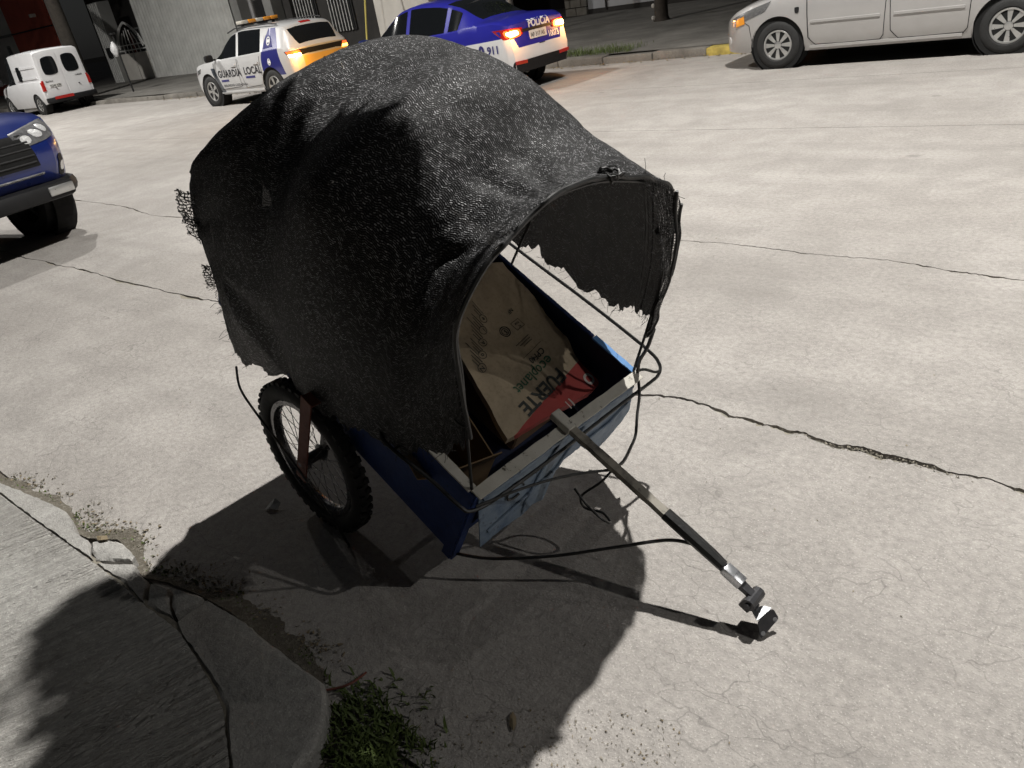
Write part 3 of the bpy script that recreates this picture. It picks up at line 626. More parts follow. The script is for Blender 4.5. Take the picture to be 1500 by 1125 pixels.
def cano(u, v):
    v0 = max(0, .014+.022*fbm(u*22, 1.7, 0., 3)+.007*fbm(u*95, 6.1)); v1 = max(0, .010+.020*fbm(u*20, 8.7, 0., 3)+.006*fbm(u*90, 2.1)); v = v0+(1-v0-v1)*v
    u = u*(1-max(0, .02+.03*fbm(v*18, 4.9, 0., 3)+.01*fbm(v*80, 3.3)))
    i = max(j for j in range(7) if TS[j] <= min(u, .9999)); f = (u-TS[i])/(TS[i+1]-TS[i]); k = (i+f)/7
    c = cat([cat(s, v) for s in ST], k)
    # cloth: pulled folds from the hoop tops, sag and fine crumple; flutter at the open edges
    e = min(u, 1-u, v, 1-v)
    fold = .006*math.sin(u*19+v*9+2.5*fbm(u*4, v*5, 2.))*max(0, 1-abs(u-.16)/.22)*(.6+.6*math.sin(v*25+3*fbm(u*3, v*3)))
    cr = .006*fbm(u*5, v*6, 7.)+.0022*fbm(u*15, v*19, 3.)
    hem = max(0, 1-e/.06)*.010*fbm(u*34, v*38, 9.)
    for (u0, v0, u1, v1, dp, wd) in CREASE:
        t = ((u-u0)*(u1-u0)+(v-v0)*(v1-v0))/((u1-u0)**2+(v1-v0)**2)
        if -.05 < t < 1.05:
            ds = math.hypot(u-u0-t*(u1-u0), v-v0-t*(v1-v0))+.003*fbm(u*30, v*30, 1.); w_ = wd*(.35+1.1*t); cr -= dp*math.exp(-(ds/w_)**2)*max(0, math.sin(math.pi*min(1, max(0, t*.88+.12))))-.45*dp*math.exp(-((ds-1.9*w_)/w_)**2)*max(0, 1-t)
    ctr = Vector((-.05, 0, .6)); d = (c-ctr).normalized()
    return c+d*(fold+cr+hem)
NU, NV = 170, 190
b = MB(); b.grid(cano, NU, NV)
can = b.build('canopy', M['net'], cart, smooth='open', label='black shade net with torn and frayed edges')
uvl = can.data.uv_layers.new(name='UVMap'); 
lu = [0.]; 
for i in range(NU): lu.append(lu[-1]+(Vector(b.v[(i+1)*(NV+1)+NV//2])-Vector(b.v[i*(NV+1)+NV//2])).length)
lv = [0.]
for j in range(NV): lv.append(lv[-1]+(Vector(b.v[70*(NV+1)+j+1])-Vector(b.v[70*(NV+1)+j])).length)
for lp in can.data.loops:
    i, j = divmod(lp.vertex_index, NV+1); uvl.data[lp.index].uv = (lu[i], lv[j])
# hem cord along the front edge, hoops under the net
rod('hem_cord', [cano(0, v)+Vector((.006, 0, .0)) for v in np.linspace(.0, 1, 40)], .006, M['tape'], n=120, parent=can)
def hoop(i, feet): 
    P = [Vector(feet[0])]+[p+(Vector((p.x-.0, 0, .7))-p).normalized()*.016 for p in ST[i][1:-1]]+[Vector(feet[1])]
    rod('hoop', P, .0045, n=90)
hoop(0, ((.60, -.365, .53), (.60, .365, .53))); hoop(2, ((.02, -.37, .5), (.02, .372, .5))); hoop(5, ((-.58, -.37, .5), (-.58, .372, .5)))
# loose double flap of thin net hanging off the front right of the hoop
F4 = [[(.47, .12, 1.295), (.485, .27, 1.225), (.50, .335, 1.16)], [(.53, .22, 1.14), (.52, .33, 1.09), (.525, .375, 1.05)], [(.575, .27, .98), (.56, .36, .95), (.55, .41, .91)], [(.61, .29, .86), (.595, .345, .83), (.575, .385, .80)], [(.605, .305, .77), (.60, .335, .755), (.59, .36, .745)]]
F4 = [[Vector((p[0], p[1]-.028*i/4-.012, p[2])) for p in r] for i, r in enumerate(F4)]
def flapf(u, v):
    c = cat([cat(r, v) for r in F4], u); return c+Vector((.012*fbm(u*5, v*4, 6.), .010*fbm(u*6, v*5, 8.), 0))
b = MB(); b.grid(flapf, 50, 34); flap = b.build('net_flap', M['net_thin'], can, smooth='open', label='single layer of net one can see through')
uvl = flap.data.uv_layers.new(name='UVMap')
for lp in flap.data.loops:
    i, j = divmod(lp.vertex_index, 35); uvl.data[lp.index].uv = (i/50*.56, j/34*.22)
rod('flap_cord', [flapf(u, 1) for u in np.linspace(0, 1, 14)], .005, M['tape'], n=50, parent=flap); rod('flap_cord', [flapf(u, .55)+Vector((.004, 0, 0)) for u in np.linspace(0, 1, 14)], .0045, M['tape'], n=50, parent=flap)
rod('tie_cord', [(.598, .335, .76), (.605, .345, .68), (.60, .36, .60), (.61, .372, .545)], .006, M['tape'], n=20)
# twisted knots and threads
b = MB(); rnd = random.Random(3)
for k in range(330):
    if k < 120: u, v = rnd.uniform(.8, 1.), rnd.choice([rnd.uniform(0, .06), rnd.uniform(.0, .3)]); u = u if v < .06 else .985
    elif k < 260: u, v = rnd.uniform(.02, .95), rnd.choice([0., 1.])
    else: u, v = rnd.uniform(0, .02), rnd.uniform(.45, 1)
    p = cano(u, v); d = Vector((rnd.uniform(-.6, .1) if k < 120 else rnd.gauss(0, .4), rnd.gauss(-.2, .5), rnd.uniform(-1, .3))).normalized()*rnd.uniform(.008, .045)
    b.tube([p, p+d*.5+Vector((rnd.gauss(0, .003), 0, rnd.gauss(0, .003))), p+d], .0007, 4)
tag(b.build('frayed_threads', M['tape'], can), kind='stuff')
b = MB(); kp = cano(0, .0)+Vector((.0, -.01, .06)); b.tube([kp+Vector((.03*math.cos(t)-.03, -.01, .022*math.sin(t))) for t in np.linspace(0, 6.6, 20)], .003, 5); b.build('tie_loop', M['tape'], can)
for (u, v) in ((0., .62), (.02, .86)):
    c = cano(u, v); b = MB()
    for q in range(5): b.tube([c+Vector((.02*math.cos(t*2+q), .02*math.sin(t*1.7+q*2), .012*math.sin(t*3+q))) for t in np.linspace(0, 4, 14)], .0035, 5)
    b.build('net_knot', M['tape'], can)
TAT = [((-.615, -.43, .66), (-.05, -.02, -.01), (.01, 0, -.10), .07), ((-.60, -.425, .565), (-.07, -.01, .0), (.02, 0, -.06), .05), ((-.53, -.42, .44), (-.04, -.02, -.02), (.02, 0, -.07), .05)]
for (o_, a_, c_, r_) in TAT:
    b = MB(); rq = random.Random(int(r_*1000)); o_, a_, c_ = Vector(o_), Vector(a_), Vector(c_)
    b.grid(lambda u, v: o_+a_*(u-.25)*1.3*(1+.35*fbm(v*9, u*2, r_*40))+c_*(v-.2)*1.2+Vector((.006*fbm(u*5, v*5, 2.), .012*fbm(u*4, v*6, 9.), .006*fbm(u*7, v*4, 5.))), 14, 14)
    tt = b.build('net_tatter', M['net_thin'], can, smooth='open'); ul = tt.data.uv_layers.new(name='UVMap')
    for lp in tt.data.loops: i_, j_ = divmod(lp.vertex_index, 15); ul.data[lp.index].uv = (i_/14*.07, j_/14*.09)
# stay rope from the rear hem along the wheel
rod('stay_rope', [(-.43, -.42, .06), (-.36, -.45, .03), (-.25, -.462, .02), (-.1, -.472, .02), (.05, -.478, .0), (.2, -.475, -.06), (.27, -.462, -.13), (.29, -.45, -.19)], .0042, M['wire'], n=50)
# wheels on forks
def cart_wheel(sy):
    yc = sy*.405; RR = .287
    prof = []
    for k in range(14):
        t = 2*math.pi*k/14; prof.append((.030*math.sin(t), RR-.034+.034*math.cos(t)))
    b = MB(); b.lathe(prof, (0, yc, 0), (0, 1, 0), 72); w = b.build('wheel', M['tyre'], cart, smooth=True, label='spoked moped wheel with knobbly tyre')
    b = MB()
    for k in range(46):
        t = 2*math.pi*k/46
        for s2 in (-1, 1):
            tt = t+(.0 if s2 > 0 else .068); rot = Matrix.Rotation(-tt, 3, 'Y')
            b.box(Vector((RR*.992*math.cos(tt), yc+s2*.013, RR*.992*math.sin(tt))), (.012, .018, .020), rot)
    tag(b.build('tread', M['tyre'], w), kind='stuff')
    b = MB(); b.lathe([(-.017, .222), (-.017, .205), (-.006, .198), (.006, .198), (.017, .205), (.017, .222), (.012, .222), (.010, .21), (-.010, .21), (-.012, .222)], (0, yc, 0), (0, 1, 0), 64); b.build('wheel_rim', M['rimsteel'], w, smooth=30)
    b = MB(); b.lathe([(-.035, .03), (-.035, .012), (.035, .012), (.035, .03), (.028, .03), (.026, .02), (-.026, .02), (-.028, .03)], (0, yc, 0), (0, 1, 0), 20); b.build('hub', M['dark_steel'], w, smooth=30)
    b = MB()
    for k in range(32):
        t = 2*math.pi*k/32; s2 = 1 if k % 2 else -1; t2 = t+(.5 if k % 4 < 2 else -.5)
        b.tube([(.03*math.cos(t2), yc+s2*.028, .03*math.sin(t2)), (.2*math.cos(t), yc, .2*math.sin(t))], .0013, 4)
    tag(b.build('spokes', M['rimsteel'], w), kind='stuff')
    # outer strut of rusty flat bar and inner hanger
    b = MB(); b.box((.01, yc+sy*.052, .145), (.05, .006, .44), bev=.001); b.build('fork_strut', M['rust'], cart)
    b = MB(); b.box((.01, yc-sy*.034, .09), (.04, .005, .22)); b.build('hanger', M['dark_steel'], cart)
    b = MB(); b.box((.01, (yc+sy*.052+sy*HW)/2+sy*.002, .355), (.05, abs(yc+sy*.052-sy*HW)-.006, .006)); b.build('strut_bracket', M['rust'], cart)
for sy in (-1, 1): cart_wheel(sy)
b = MB(); b.tube([(0, -.46, 0), (0, .46, 0)], .009, 8); b.build('axle', M['dark_steel'], cart, smooth=True)

# ------------------------------------------------------------------ what lies in the cart
def in_cart(o): o.matrix_world = CM; return o
def text_mesh(s, size, bold=0., spacing=1.):
    cu = bpy.data.curves.new('lettering', 'FONT'); cu.body = s; cu.size = size; cu.offset = bold; cu.space_character = spacing; cu.resolution_u = 3
    to = bpy.data.objects.new('lettering', cu); COL.objects.link(to); me = to.to_mesh()
    bm = bmesh.new(); bm.from_mesh(me); bmesh.ops.triangulate(bm, faces=bm.faces); 
    bmesh.ops.subdivide_edges(bm, edges=[e for e in bm.edges if e.calc_length() > size*.25], cuts=2, use_grid_fill=False); bmesh.ops.triangulate(bm, faces=bm.faces)
    bm.verts.index_update(); vs = [v.co.copy() for v in bm.verts]; fs = [[v.index for v in f.verts] for f in bm.faces]; bm.free()
    to.to_mesh_clear(); bpy.data.objects.remove(to); bpy.data.curves.remove(cu)
    return vs, fs
sack = None
SL = [Vector(p) for p in ((-.06, .06, 0), (.05, .0, 0), (.16, -.03, 0), (.33, -.06, 0), (.50, -.09, 0))]; SR = [Vector(p) for p in ((.01, .335, 0), (.12, .348, 0), (.24, .352, 0), (.36, .348, 0), (.435, .335, 0), (.515, .345, 0), (.53, .30, 0))]
def sackz(x, y):
    z = .565-.30*max(0, x)+.04*max(0, x-.2)
    return z+.008*fbm(x*9, y*9, 3.)+.004*fbm(x*22, y*18, 6.)+.010*math.exp(-((x-.33-.2*(y-.28))/.02)**2)*max(0, (y-.2)/.15)-.05*max(0, y-.29)
def sackf(u, v):
    a = cat(SL, u); c = cat(SR, u); p = a.lerp(c, v); return Vector((p.x, p.y, sackz(p.x, p.y)))
b = MB(); b.grid(sackf, 60, 50); nb = len(b.v); b.add([(v[0]*.98+.006, v[1]*.97+.004, v[2]-.035) for v in b.v], [f[::-1] for f in b.f]); m_ = 51
ring = [i*m_ for i in range(61)]+[60*m_+j for j in range(1, 51)]+[i*m_+50 for i in range(59, -1, -1)]+[j for j in range(49, 0, -1)]
for i in range(len(ring)): a_, c_ = ring[i], ring[(i+1) % len(ring)]; b.f.append((a_, c_, c_+nb, a_+nb)); b.m.append(0)
sack = in_cart(b.build('paper_sack', M['sack'], None, smooth=50)); tag(sack, 'brown paper cement sack with red end lettered FUERTE lying in the blue cart', 'sack')
def on_sack(name, vs, fs, mat, o, right=(0, -1), up=(1, 0)):
    b = MB(); b.add([Vector((o[0]+right[0]*v.x+up[0]*v.y, o[1]+right[1]*v.x+up[1]*v.y, 0)) for v in vs], fs); b.v = [(v[0], v[1], sackz(v[0], v[1])+.0022) for v in b.v]; x = b.build(name, mat, sack); return x
rt = Vector((.155, -.988)); upv = Vector((.988, .155))
def stxt(s, o, size, mat, bold=0., name='lettering', sp=1.): on_sack(name, *text_mesh(s, size, bold, sp), mat, o, rt, upv)
stxt('FUERTE', (.404, .236), .066, M['ink'], .0016); stxt('ecoplanet', (.352, .236), .05, M['ink_green'], .0003); stxt('CPF40', (.322, .235), .028, M['ink'], .0005)
stxt('O', (.47, .335), .055, M['ink_white'], .002); stxt('l l', (.505, .20), .04, M['ink_white'], .001)
def ringv(r0, r1, n=20):
    vs = []; fs = []
    for i in range(n):
        t = 2*math.pi*i/n; vs += [Vector((r0*math.cos(t), r0*math.sin(t), 0)), Vector((r1*math.cos(t), r1*math.sin(t), 0))]
    for i in range(n): j = (i+1) % n; fs.append((2*i, 2*i+1, 2*j+1, 2*j))
    return vs, fs
def rectv(x0, x1, y0, y1, k=6):
    vs = []; fs = []
    for i in range(k+1): vs += [Vector((x0+(x1-x0)*i/k, y0, 0)), Vector((x0+(x1-x0)*i/k, y1, 0))]
    return vs, [(2*i, 2*i+2, 2*i+3, 2*i+1) for i in range(k)]
for i in range(5):
    o = (.148+.033*i, .118-.0305*i)
    on_sack('printed_circle', *ringv(.0125, .0145), M['ink'], o, rt, upv)
    stxt('eiAoN'[i], (o[0]-.006, o[1]+.006), .02, M['ink'], .0004, 'printed_icon')
    for k in range(3+(i % 2)): on_sack('printed_line', *rectv(-.021+.0085*k, -.0185+.0085*k, -.075+.012*((k*7+i*3) % 3), -.022), M['ink'], (o[0]+.012, o[1]-.004), rt, upv)
on_sack('printed_circle', *ringv(.0165, .0195), M['ink'], (.218, .158), rt, upv); on_sack('printed_circle', *ringv(.0105, .013), M['ink'], (.218, .158), rt, upv); stxt('S', (.212, .1635), .018, M['ink'], .0006)
for (x0, x1, y0, y1) in ((-.022, .022, -.016, -.0145), (-.022, .022, .0145, .016), (-.022, -.0205, -.016, .016), (.0205, .022, -.016, .016)): on_sack('printed_frame', *rectv(x0, x1, y0, y1), M['ink'], (.218, .218), rt, upv)
stxt('RC', (.222, .226), .011, M['ink'], .0002); stxt('IRAM', (.208, .230), .010, M['ink'], .0002); stxt('NF', (.16, .24), .018, M['ink'], .0002)
for k in range(3): on_sack('printed_line', *rectv(0, .07-.012*k, -.001, .001), M['ink'], (.266+.009*k, .225), rt, upv)
on_sack('printed_line', *rectv(0, .10, -.0007, .0007), M['ink'], (.318-.012, .248), rt, upv)
def card_box(name, c, sz, rz, tilt, mat, label, flaps=True, open_top=True):
    o = empty(name, (0, 0, 0), 0, label, 'box', None); T = CM @ Matrix.Translation(Vector(c)) @ Matrix.Rotation(rz, 4, 'Z') @ Matrix.Rotation(tilt, 4, 'Y'); o.matrix_world = T
    x, y, z = sz; t = .004
    for nm, cc, s in (('side', (0, -y/2, z/2), (x-.001, t, z)), ('side', (0, y/2, z/2), (x-.001, t, z)), ('side', (-x/2, 0, z/2), (t, y-.01, z)), ('side', (x/2, 0, z/2), (t, y-.01, z)), ('bottom', (0, 0, .003), (x-.01, y-.01, t))):
        b = MB(); b.box(cc, s); b.build(nm, mat, o)
    if flaps:
        b = MB(); b.box((0, -y/2-.03, z+.02), (x-.006, .004, .075), Matrix.Rotation(R(62), 3, 'X')); b.build('flap', mat, o)
        b = MB(); b.box((x/2+.012, 0, z+.032), (.004, y-.012, .068), Matrix.Rotation(R(18), 3, 'Y')); b.build('flap', mat, o)
    return o
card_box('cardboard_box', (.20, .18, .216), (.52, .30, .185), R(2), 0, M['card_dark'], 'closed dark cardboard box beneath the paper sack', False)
card_box('cardboard_box', (.40, -.235, .216), (.20, .20, .20), R(-14), 0, M['card'], 'small open cardboard box with flaps up beside the paper sack')
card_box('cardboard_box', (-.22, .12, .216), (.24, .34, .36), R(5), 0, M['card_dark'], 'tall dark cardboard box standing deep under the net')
# ------------------------------------------------------------------ insert more below

# ------------------------------------------------------------------ cars
def build_car(sp):
    xf, xr = sp['xf'], sp['xr']; ax = sp['axles']; Rw = sp['R']; ra = sp['ra']
    root = empty(sp['name'], sp['loc'], sp['rz'], sp['label'], 'car' if 'cat' not in sp else sp['cat'])
    wins, ws, rw = sp['side_windows'], sp['windshield'], sp['rear_window']
    xs = set(np.round(np.linspace(xr, xf, sp.get('n', 76)), 4).tolist())
    for a in ax: xs |= set(np.round(a+ra*np.cos(np.linspace(0, math.pi, 17)), 4).tolist())
    for w in wins+[ws]+([rw] if rw else []): xs |= {w[0], w[1]}
    for d in np.linspace(0, .3, 7): xs |= {round(xf-d*d*3, 4), round(xr+d*d*3, 4)}
    xs = sorted(x for x in xs if xr <= x <= xf); k = [xs[0]]
    for x in xs[1:]:
        if x-k[-1] > .006: k.append(x)
    xs = k
    prof = [(0, .93), (.12, .965), (.35, .992), (.6, 1.), (.85, .985), (1, .95)]
    prof = sp.get('prof', prof); NR = 12
    def ring(x):
        zb, zs, zr, wy, wr = [pchip(sp[q], x) for q in ('zb', 'zs', 'zr', 'wy', 'wr')]
        za = max([a_z for a_z in [Rw+math.sqrt(max(0, ra*ra-(x-a)**2)) if abs(x-a) < ra else 0 for a in ax]])
        z1 = max(zb, za); z1 = min(z1, zs-.05)
        P = [(0, zb)]
        for t in (0, .18, .42, .68, .86, 1): z = z1+(zs-z1)*t; P.append((wy*pchip(prof, (z-zb)/(zs-zb)), z))
        g = min(1, max(0, (zr-zs)/.32)); h = zr-zs
        hood = [(wy*.91, zs+.35*h), (wy*.80, zs+.62*h), (wy*.62, zs+.82*h), (wy*.35, zs+.96*h), (0, zr)]
        cab = [(wy*.915, zs+.02), (wr*1.0+.02, zr-.075), (wr*.93, zr-.035), (wr*.55, zr-.008), (0, zr)]
        P += [(a[0]*(1-g)+c[0]*g, a[1]*(1-g)+c[1]*g) for a, c in zip(hood, cab)]
        return P
    fs_, rs_ = sp.get('fshift', [0]*NR), sp.get('rshift', [0]*NR)
    V = []; 
    for x in xs:
        tf = max(0, (x-(xf-.45))/.45)**2; tr = max(0, ((xr+.45)-x)/.45)**2
        P = ring(x)
        row = [(x+tf*fs_[i]+tr*rs_[i], P[i][0], P[i][1]) for i in range(NR)]
        V += row+[(p[0], -p[1], p[2]) for p in row[1:-1]]
    NP = NR*2-2
    loop = list(range(NR))+list(range(NR+len(range(1, NR-1))-1, NR-1, -1))   # closed ring order: 0..11, then mirrored 10..1
    G = {}
    def put(key, f): G.setdefault(key, []).append(f)
    for i in range(len(xs)-1):
        xm = (xs[i]+xs[i+1])/2
        for q in range(len(loop)):
            a, c = loop[q], loop[(q+1) % len(loop)]; ri = q if q < NR-1 else 2*NR-3-q   # row segment index 0..10
            side = 'L' if q < NR-1 else 'R'
            f = (i*NP+a, (i+1)*NP+a, (i+1)*NP+c, i*NP+c)
            key = 'body'
            if ri == 0: key = 'underbody'
            elif ri == 7:
                for wi, w in enumerate(wins):
                    if w[0] < xm < w[1]: key = 'side_window%d%s' % (wi, side)
            elif ri >= 9 or (ri == 8 and False):
                if ws[0] < xm < ws[1]: key = 'windshield'
                elif rw and rw[0] < xm < rw[1]: key = 'rear_window'
            put(key, f)
    for e, i in (('f', len(xs)-1), ('r', 0)):
        for r_ in range(NR-1):
            a, c = r_, r_+1; am = 0 if a == 0 else NR+a-1; cm_ = NR-1 if c == NR-1 else NR+c-1
            f = [i*NP+a, i*NP+c, i*NP+cm_, i*NP+am]; f2 = []
            for z in f:
                if z not in f2: f2.append(z)
            put('body', tuple(f2) if e == 'f' else tuple(f2[::-1]))
    bv = BVHTree.FromPolygons([Vector(v) for v in V], [f for g in G for f in G[g]])
    def sub(name, keys, mat, sm=32, off=0):
        fs = [f for k_ in keys for f in G.get(k_, [])]
        if not fs: return None
        idx = sorted({i for f in fs for i in f}); mp = {i: n for n, i in enumerate(idx)}; b = MB(); b.v = [V[i] for i in idx]; b.f = [tuple(mp[i] for i in f) for f in fs]; b.m = [0]*len(fs)
        return b.build(name, mat, root, smooth=sm)
    body = sub('body', ['body'], sp['paint'], sp.get('sharp', 34)); sub('underbody', ['underbody'], M['under'])
    for k_ in sorted(G):
        if k_.startswith('side_window'): sub('side_window', [k_], M['glass'])
    sub('windshield', ['windshield'], M['glass']); sub('rear_window', ['rear_window'], M['glass'])
    root_bv[root.name] = bv
    # wheels
    for a in ax:
        for sy in (-1, 1):
            yo = sy*(pchip(sp['wy'], a)*.985-.01); sp['wheel'](root, a, yo, sy, Rw)
            b = MB(); b.lathe([(-.02, 0.01), (-.02, ra-.01), (.20, ra-.01), (.20, ra+.01), (-.03, ra+.01)], (a, yo-sy*.03, Rw), (0, -sy, 0), 26, closed=False); b.build('wheel_well', M['under'], root)
    return root
root_bv = {}
def cast(bv, p, d):
    h = bv.ray_cast(Vector(p), Vector(d).normalized(), 3.)
    return h[0]
def patch(root, name, corners, d, mat, off=.006, th=.0, nu=10, nv=8, parent=None, rnd=0.):
    bv = root_bv[root.name]; d = Vector(d).normalized(); c = [Vector(p) for p in corners]; 
    def f(u, v):
        if rnd:   # pull the corners in for a rounded outline
            uu, vv = u*2-1, v*2-1; k = 1-rnd*(uu*uu*vv*vv); u, v = (uu*k+1)/2, (vv*k+1)/2
        p = c[0].lerp(c[1], u).lerp(c[3].lerp(c[2], u), v); h = cast(bv, p, d)
        return (h if h else p+d*.3)-d*off
    b = MB(); b.grid(f, nu, nv); n = len(b.v); b.add([Vector(v)+d*(off+.012) for v in b.v], [q[::-1] for q in b.f]); m = nv+1
    ring = [i*m for i in range(nu+1)]+[nu*m+j for j in range(1, nv+1)]+[i*m+nv for i in range(nu-1, -1, -1)]+[j for j in range(nv-1, 0, -1)]
    for i in range(len(ring)): a_, c_ = ring[i], ring[(i+1) % len(ring)]; b.f.append((a_, c_, c_+n, a_+n)); b.m.append(0)
    return b.build(name, mat, parent or root, smooth=40)
def line(root, name, pts, d, r, mat, parent=None, n=30, off=0.):
    bv = root_bv[root.name]; P = [Vector(p) for p in pts]; q = []
    for i in range(n+1):
        t = i/n*(len(P)-1); j = min(int(t), len(P)-2); p = P[j].lerp(P[j+1], t-j); h = cast(bv, p, d)
        if h: q.append(h-Vector(d).normalized()*off)
    b = MB(); b.tube(q, r, 5); return b.build(name, mat, parent or root, smooth=True)
def lettering(root, s, o, right, up, size, mat, bold=0., sp=1., off=.007, shear=0., parent=None, name='lettering'):
    bv = root_bv[root.name]; vs, fs = text_mesh(s, size, bold, sp); rt_, up_ = Vector(right).normalized(), Vector(up).normalized(); d = -(rt_.cross(up_)); o = Vector(o); b = MB(); out = []
    for v in vs:
        p = o+rt_*(v.x+shear*v.y)+up_*v.y; h = cast(bv, p-d*.4, d); out.append((h if h else p)-d*off)
    b.add(out, fs); return b.build(name, mat, parent or root)
def road_wheel(root, x, yo, sy, Rw, spokes=8, wfrac=.64, width=.19, hole=.028, mat='alloy', spw=.05):
    c = Vector((x, yo, Rw)); out = Vector((0, sy, 0)); rr = Rw*wfrac
    b = MB(); prof = [(0.0, rr), (.012, rr+.012), (.014, (rr+Rw)/2), (.0, Rw-.02), (-.025, Rw), (-width+.025, Rw), (-width, Rw-.02), (-width, rr)]
    b.lathe(prof, c, out, 44); w = b.build('wheel', M['tyre'], root, smooth=40)
    b = MB(); b.lathe([(-.002, rr), (.004, rr-.006), (.002, rr-.022), (-.03, rr-.03), (-.10, rr-.03), (-.10, rr)], c, out, 40)
    d_, a_, b_ = frame(out)
    for k in range(spokes):
        t = 2*math.pi*k/spokes; e = a_*math.cos(t)+b_*math.sin(t); s2 = d_.cross(e)
        w0, w1 = rr*.13, spw*rr/.19
        v = []
        for (r_, ww, h) in ((rr*.16, w0, -.012), (rr*.55, (w0+w1)*.5, -.004), (rr-.012, w1, -.008)):
            v += [c+e*r_+s2*ww/2+out*h, c+e*r_-s2*ww/2+out*h, c+e*r_-s2*ww/2+out*(h-.03), c+e*r_+s2*ww/2+out*(h-.03)]
        fs = [(4*i+q, 4*i+(q+1) % 4, 4*(i+1)+(q+1) % 4, 4*(i+1)+q) for i in range(2) for q in range(4)]; b.add(v, fs)
    b.build('rim', M[mat], w, smooth=30)
    b = MB(); b.lathe([(-.04, 0.001), (-.002, .001), (-.0, rr*.1), (-.006, rr*.24), (-.04, rr*.24)], c, out, 20, closed=False)
    for k in range(4):
        t = 2*math.pi*(k+.5)/4; e = a_*math.cos(t)+b_*math.sin(t); b.lathe([(-.03, .001), (.002, .001), (.002, .012), (-.03, .012)], c+e*rr*.30, out, 8)
    b.build('hub_cap', M[mat], w, smooth=30)
    b = MB(); b.lathe([(-.06, .001), (-.06, rr-.02), (-.075, rr-.02), (-.075, .001)], c, out, 28); b.build('brake_disc', M['under'], w)

# --- pale hatchback parked across the road
hz = dict(name='hatchback', cat='car', loc=(-2.80, 11.42, 0), rz=math.pi, label='pale silver hatchback parked at the yellow kerb', xf=2.14, xr=-1.95, axles=(1.30, -1.30), R=.295, ra=.35, paint=M['silver'],
    zb=[(-1.95, .34), (-1.6, .27), (-1.2, .2), (0, .2), (1.2, .2), (1.6, .21), (2.14, .23)],
    zs=[(-1.95, .92), (-1.6, .98), (0, .94), (.9, .90), (1.4, .84), (1.85, .74), (2.14, .60)],
    zr=[(-1.95, .96), (-1.82, 1.15), (-1.6, 1.36), (-1.2, 1.44), (-.3, 1.48), (.15, 1.43), (.55, 1.24), (1.0, .99), (1.1, .965), (1.5, .89), (1.85, .80), (2.14, .62)],
    wy=[(-1.95, .60), (-1.8, .74), (-1.5, .83), (-.5, .85), (1., .85), (1.55, .82), (1.85, .75), (2.04, .62), (2.14, .46)], wr=[(-1.95, .5), (0, .58), (2.14, .5)],
    side_windows=[(-1.45, -1.1), (-1.0, -.15), (-.05, .75)], windshield=(.2, 1.0), rear_window=(-1.86, -1.5), wheel=lambda *a: road_wheel(*a, spokes=8, spw=.062))
car = build_car(hz); car['group'] = 'cars parked along the far side'
del car['group']
D = (0, 1, 0)   # car frame: left side is +y; rotated by 180 deg, +y faces the camera
for nm, xa, xb in (('front_door', -.02, .93), ('rear_door', -.92, -.05)):
    dn = (0, -1, 0); ptsl = [(xa, 1.2, .27), (xb-.05 if nm[0] == 'f' else xb, 1.2, .27), (xb, 1.2, .88), (xa, 1.2, .90)]
    dr = patch(car, 'door', ptsl, dn, M['silver'], .004, nu=16, nv=12, rnd=.04)
    line(car, 'door_seam', [(xa, 1.2, .9), (xa+.02, 1.2, .32), (xa+.06, 1.2, .265), (xb-.12, 1.2, .265), (xb-.03, 1.2, .36), (xb, 1.2, .88)], dn, .007, M['black'], dr, 40)
    line(car, 'door_moulding', [(xa+.06, 1.2, .545), (xb-.06, 1.2, .545)], dn, .022, M['silver'], dr, 20, .0)
    patch(car, 'door_handle', [(xa+.08, 1.2, .80), (xa+.26, 1.2, .80), (xa+.26, 1.2, .84), (xa+.08, 1.2, .84)], dn, M['silver'], .025, nu=4, nv=2, parent=dr)
for sy in (1, -1):
    line(car, 'sill_trim', [(-.85, 1.2*sy, .245), (.88, 1.2*sy, .245)], (0, -sy, 0), .026, M['silver'], None, 24)
    hl = patch(car, 'headlight', [(1.56, 1.0*sy, .71), (2.16, 1.0*sy, .54), (2.18, 1.0*sy, .65), (1.48, 1.0*sy, .84)], (-.5, -sy, .0), M['lens_chrome'], .006, rnd=.06)
    patch(car, 'indicator', [(1.98, 1.2*sy, .585), (2.14, 1.2*sy, .55), (2.15, 1.2*sy, .63), (2.0, 1.2*sy, .68)], (-.5, -sy, 0), M['amber_lens'], .012, nu=4, nv=4, parent=hl)
    patch(car, 'fog_lamp', [(2.1, .52*sy, .32), (2.1, .66*sy, .32), (2.1, .66*sy, .42), (2.1, .52*sy, .42)], (-1, -.25*sy, 0), M['clear_lens'], .006, nu=5, nv=5, rnd=.25)
    patch(car, 'tail_light', [(-2.1, .55*sy, .72), (-2.1, .80*sy, .72), (-2.1, .80*sy, .98), (-2.1, .6*sy, .98)], (1, -.1*sy, 0), M['red_lens'], .006)
patch(car, 'wing_badge', [(1.02, 1.2, .66), (1.07, 1.2, .66), (1.08, 1.2, .73), (1.02, 1.2, .73)], (0, -1, 0), M['black'], .006, nu=3, nv=3, rnd=.1)
patch(car, 'grille', [(2.3, -.34, .36), (2.3, .34, .36), (2.3, .38, .50), (2.3, -.38, .50)], (-1, 0, 0), M['black'], .004)
line(car, 'bumper_seam', [(1.66, 1.2, .36), (1.70, 1.2, .56), (1.80, 1.2, .62)], (0, -1, 0), .005, M['black'], None, 16)

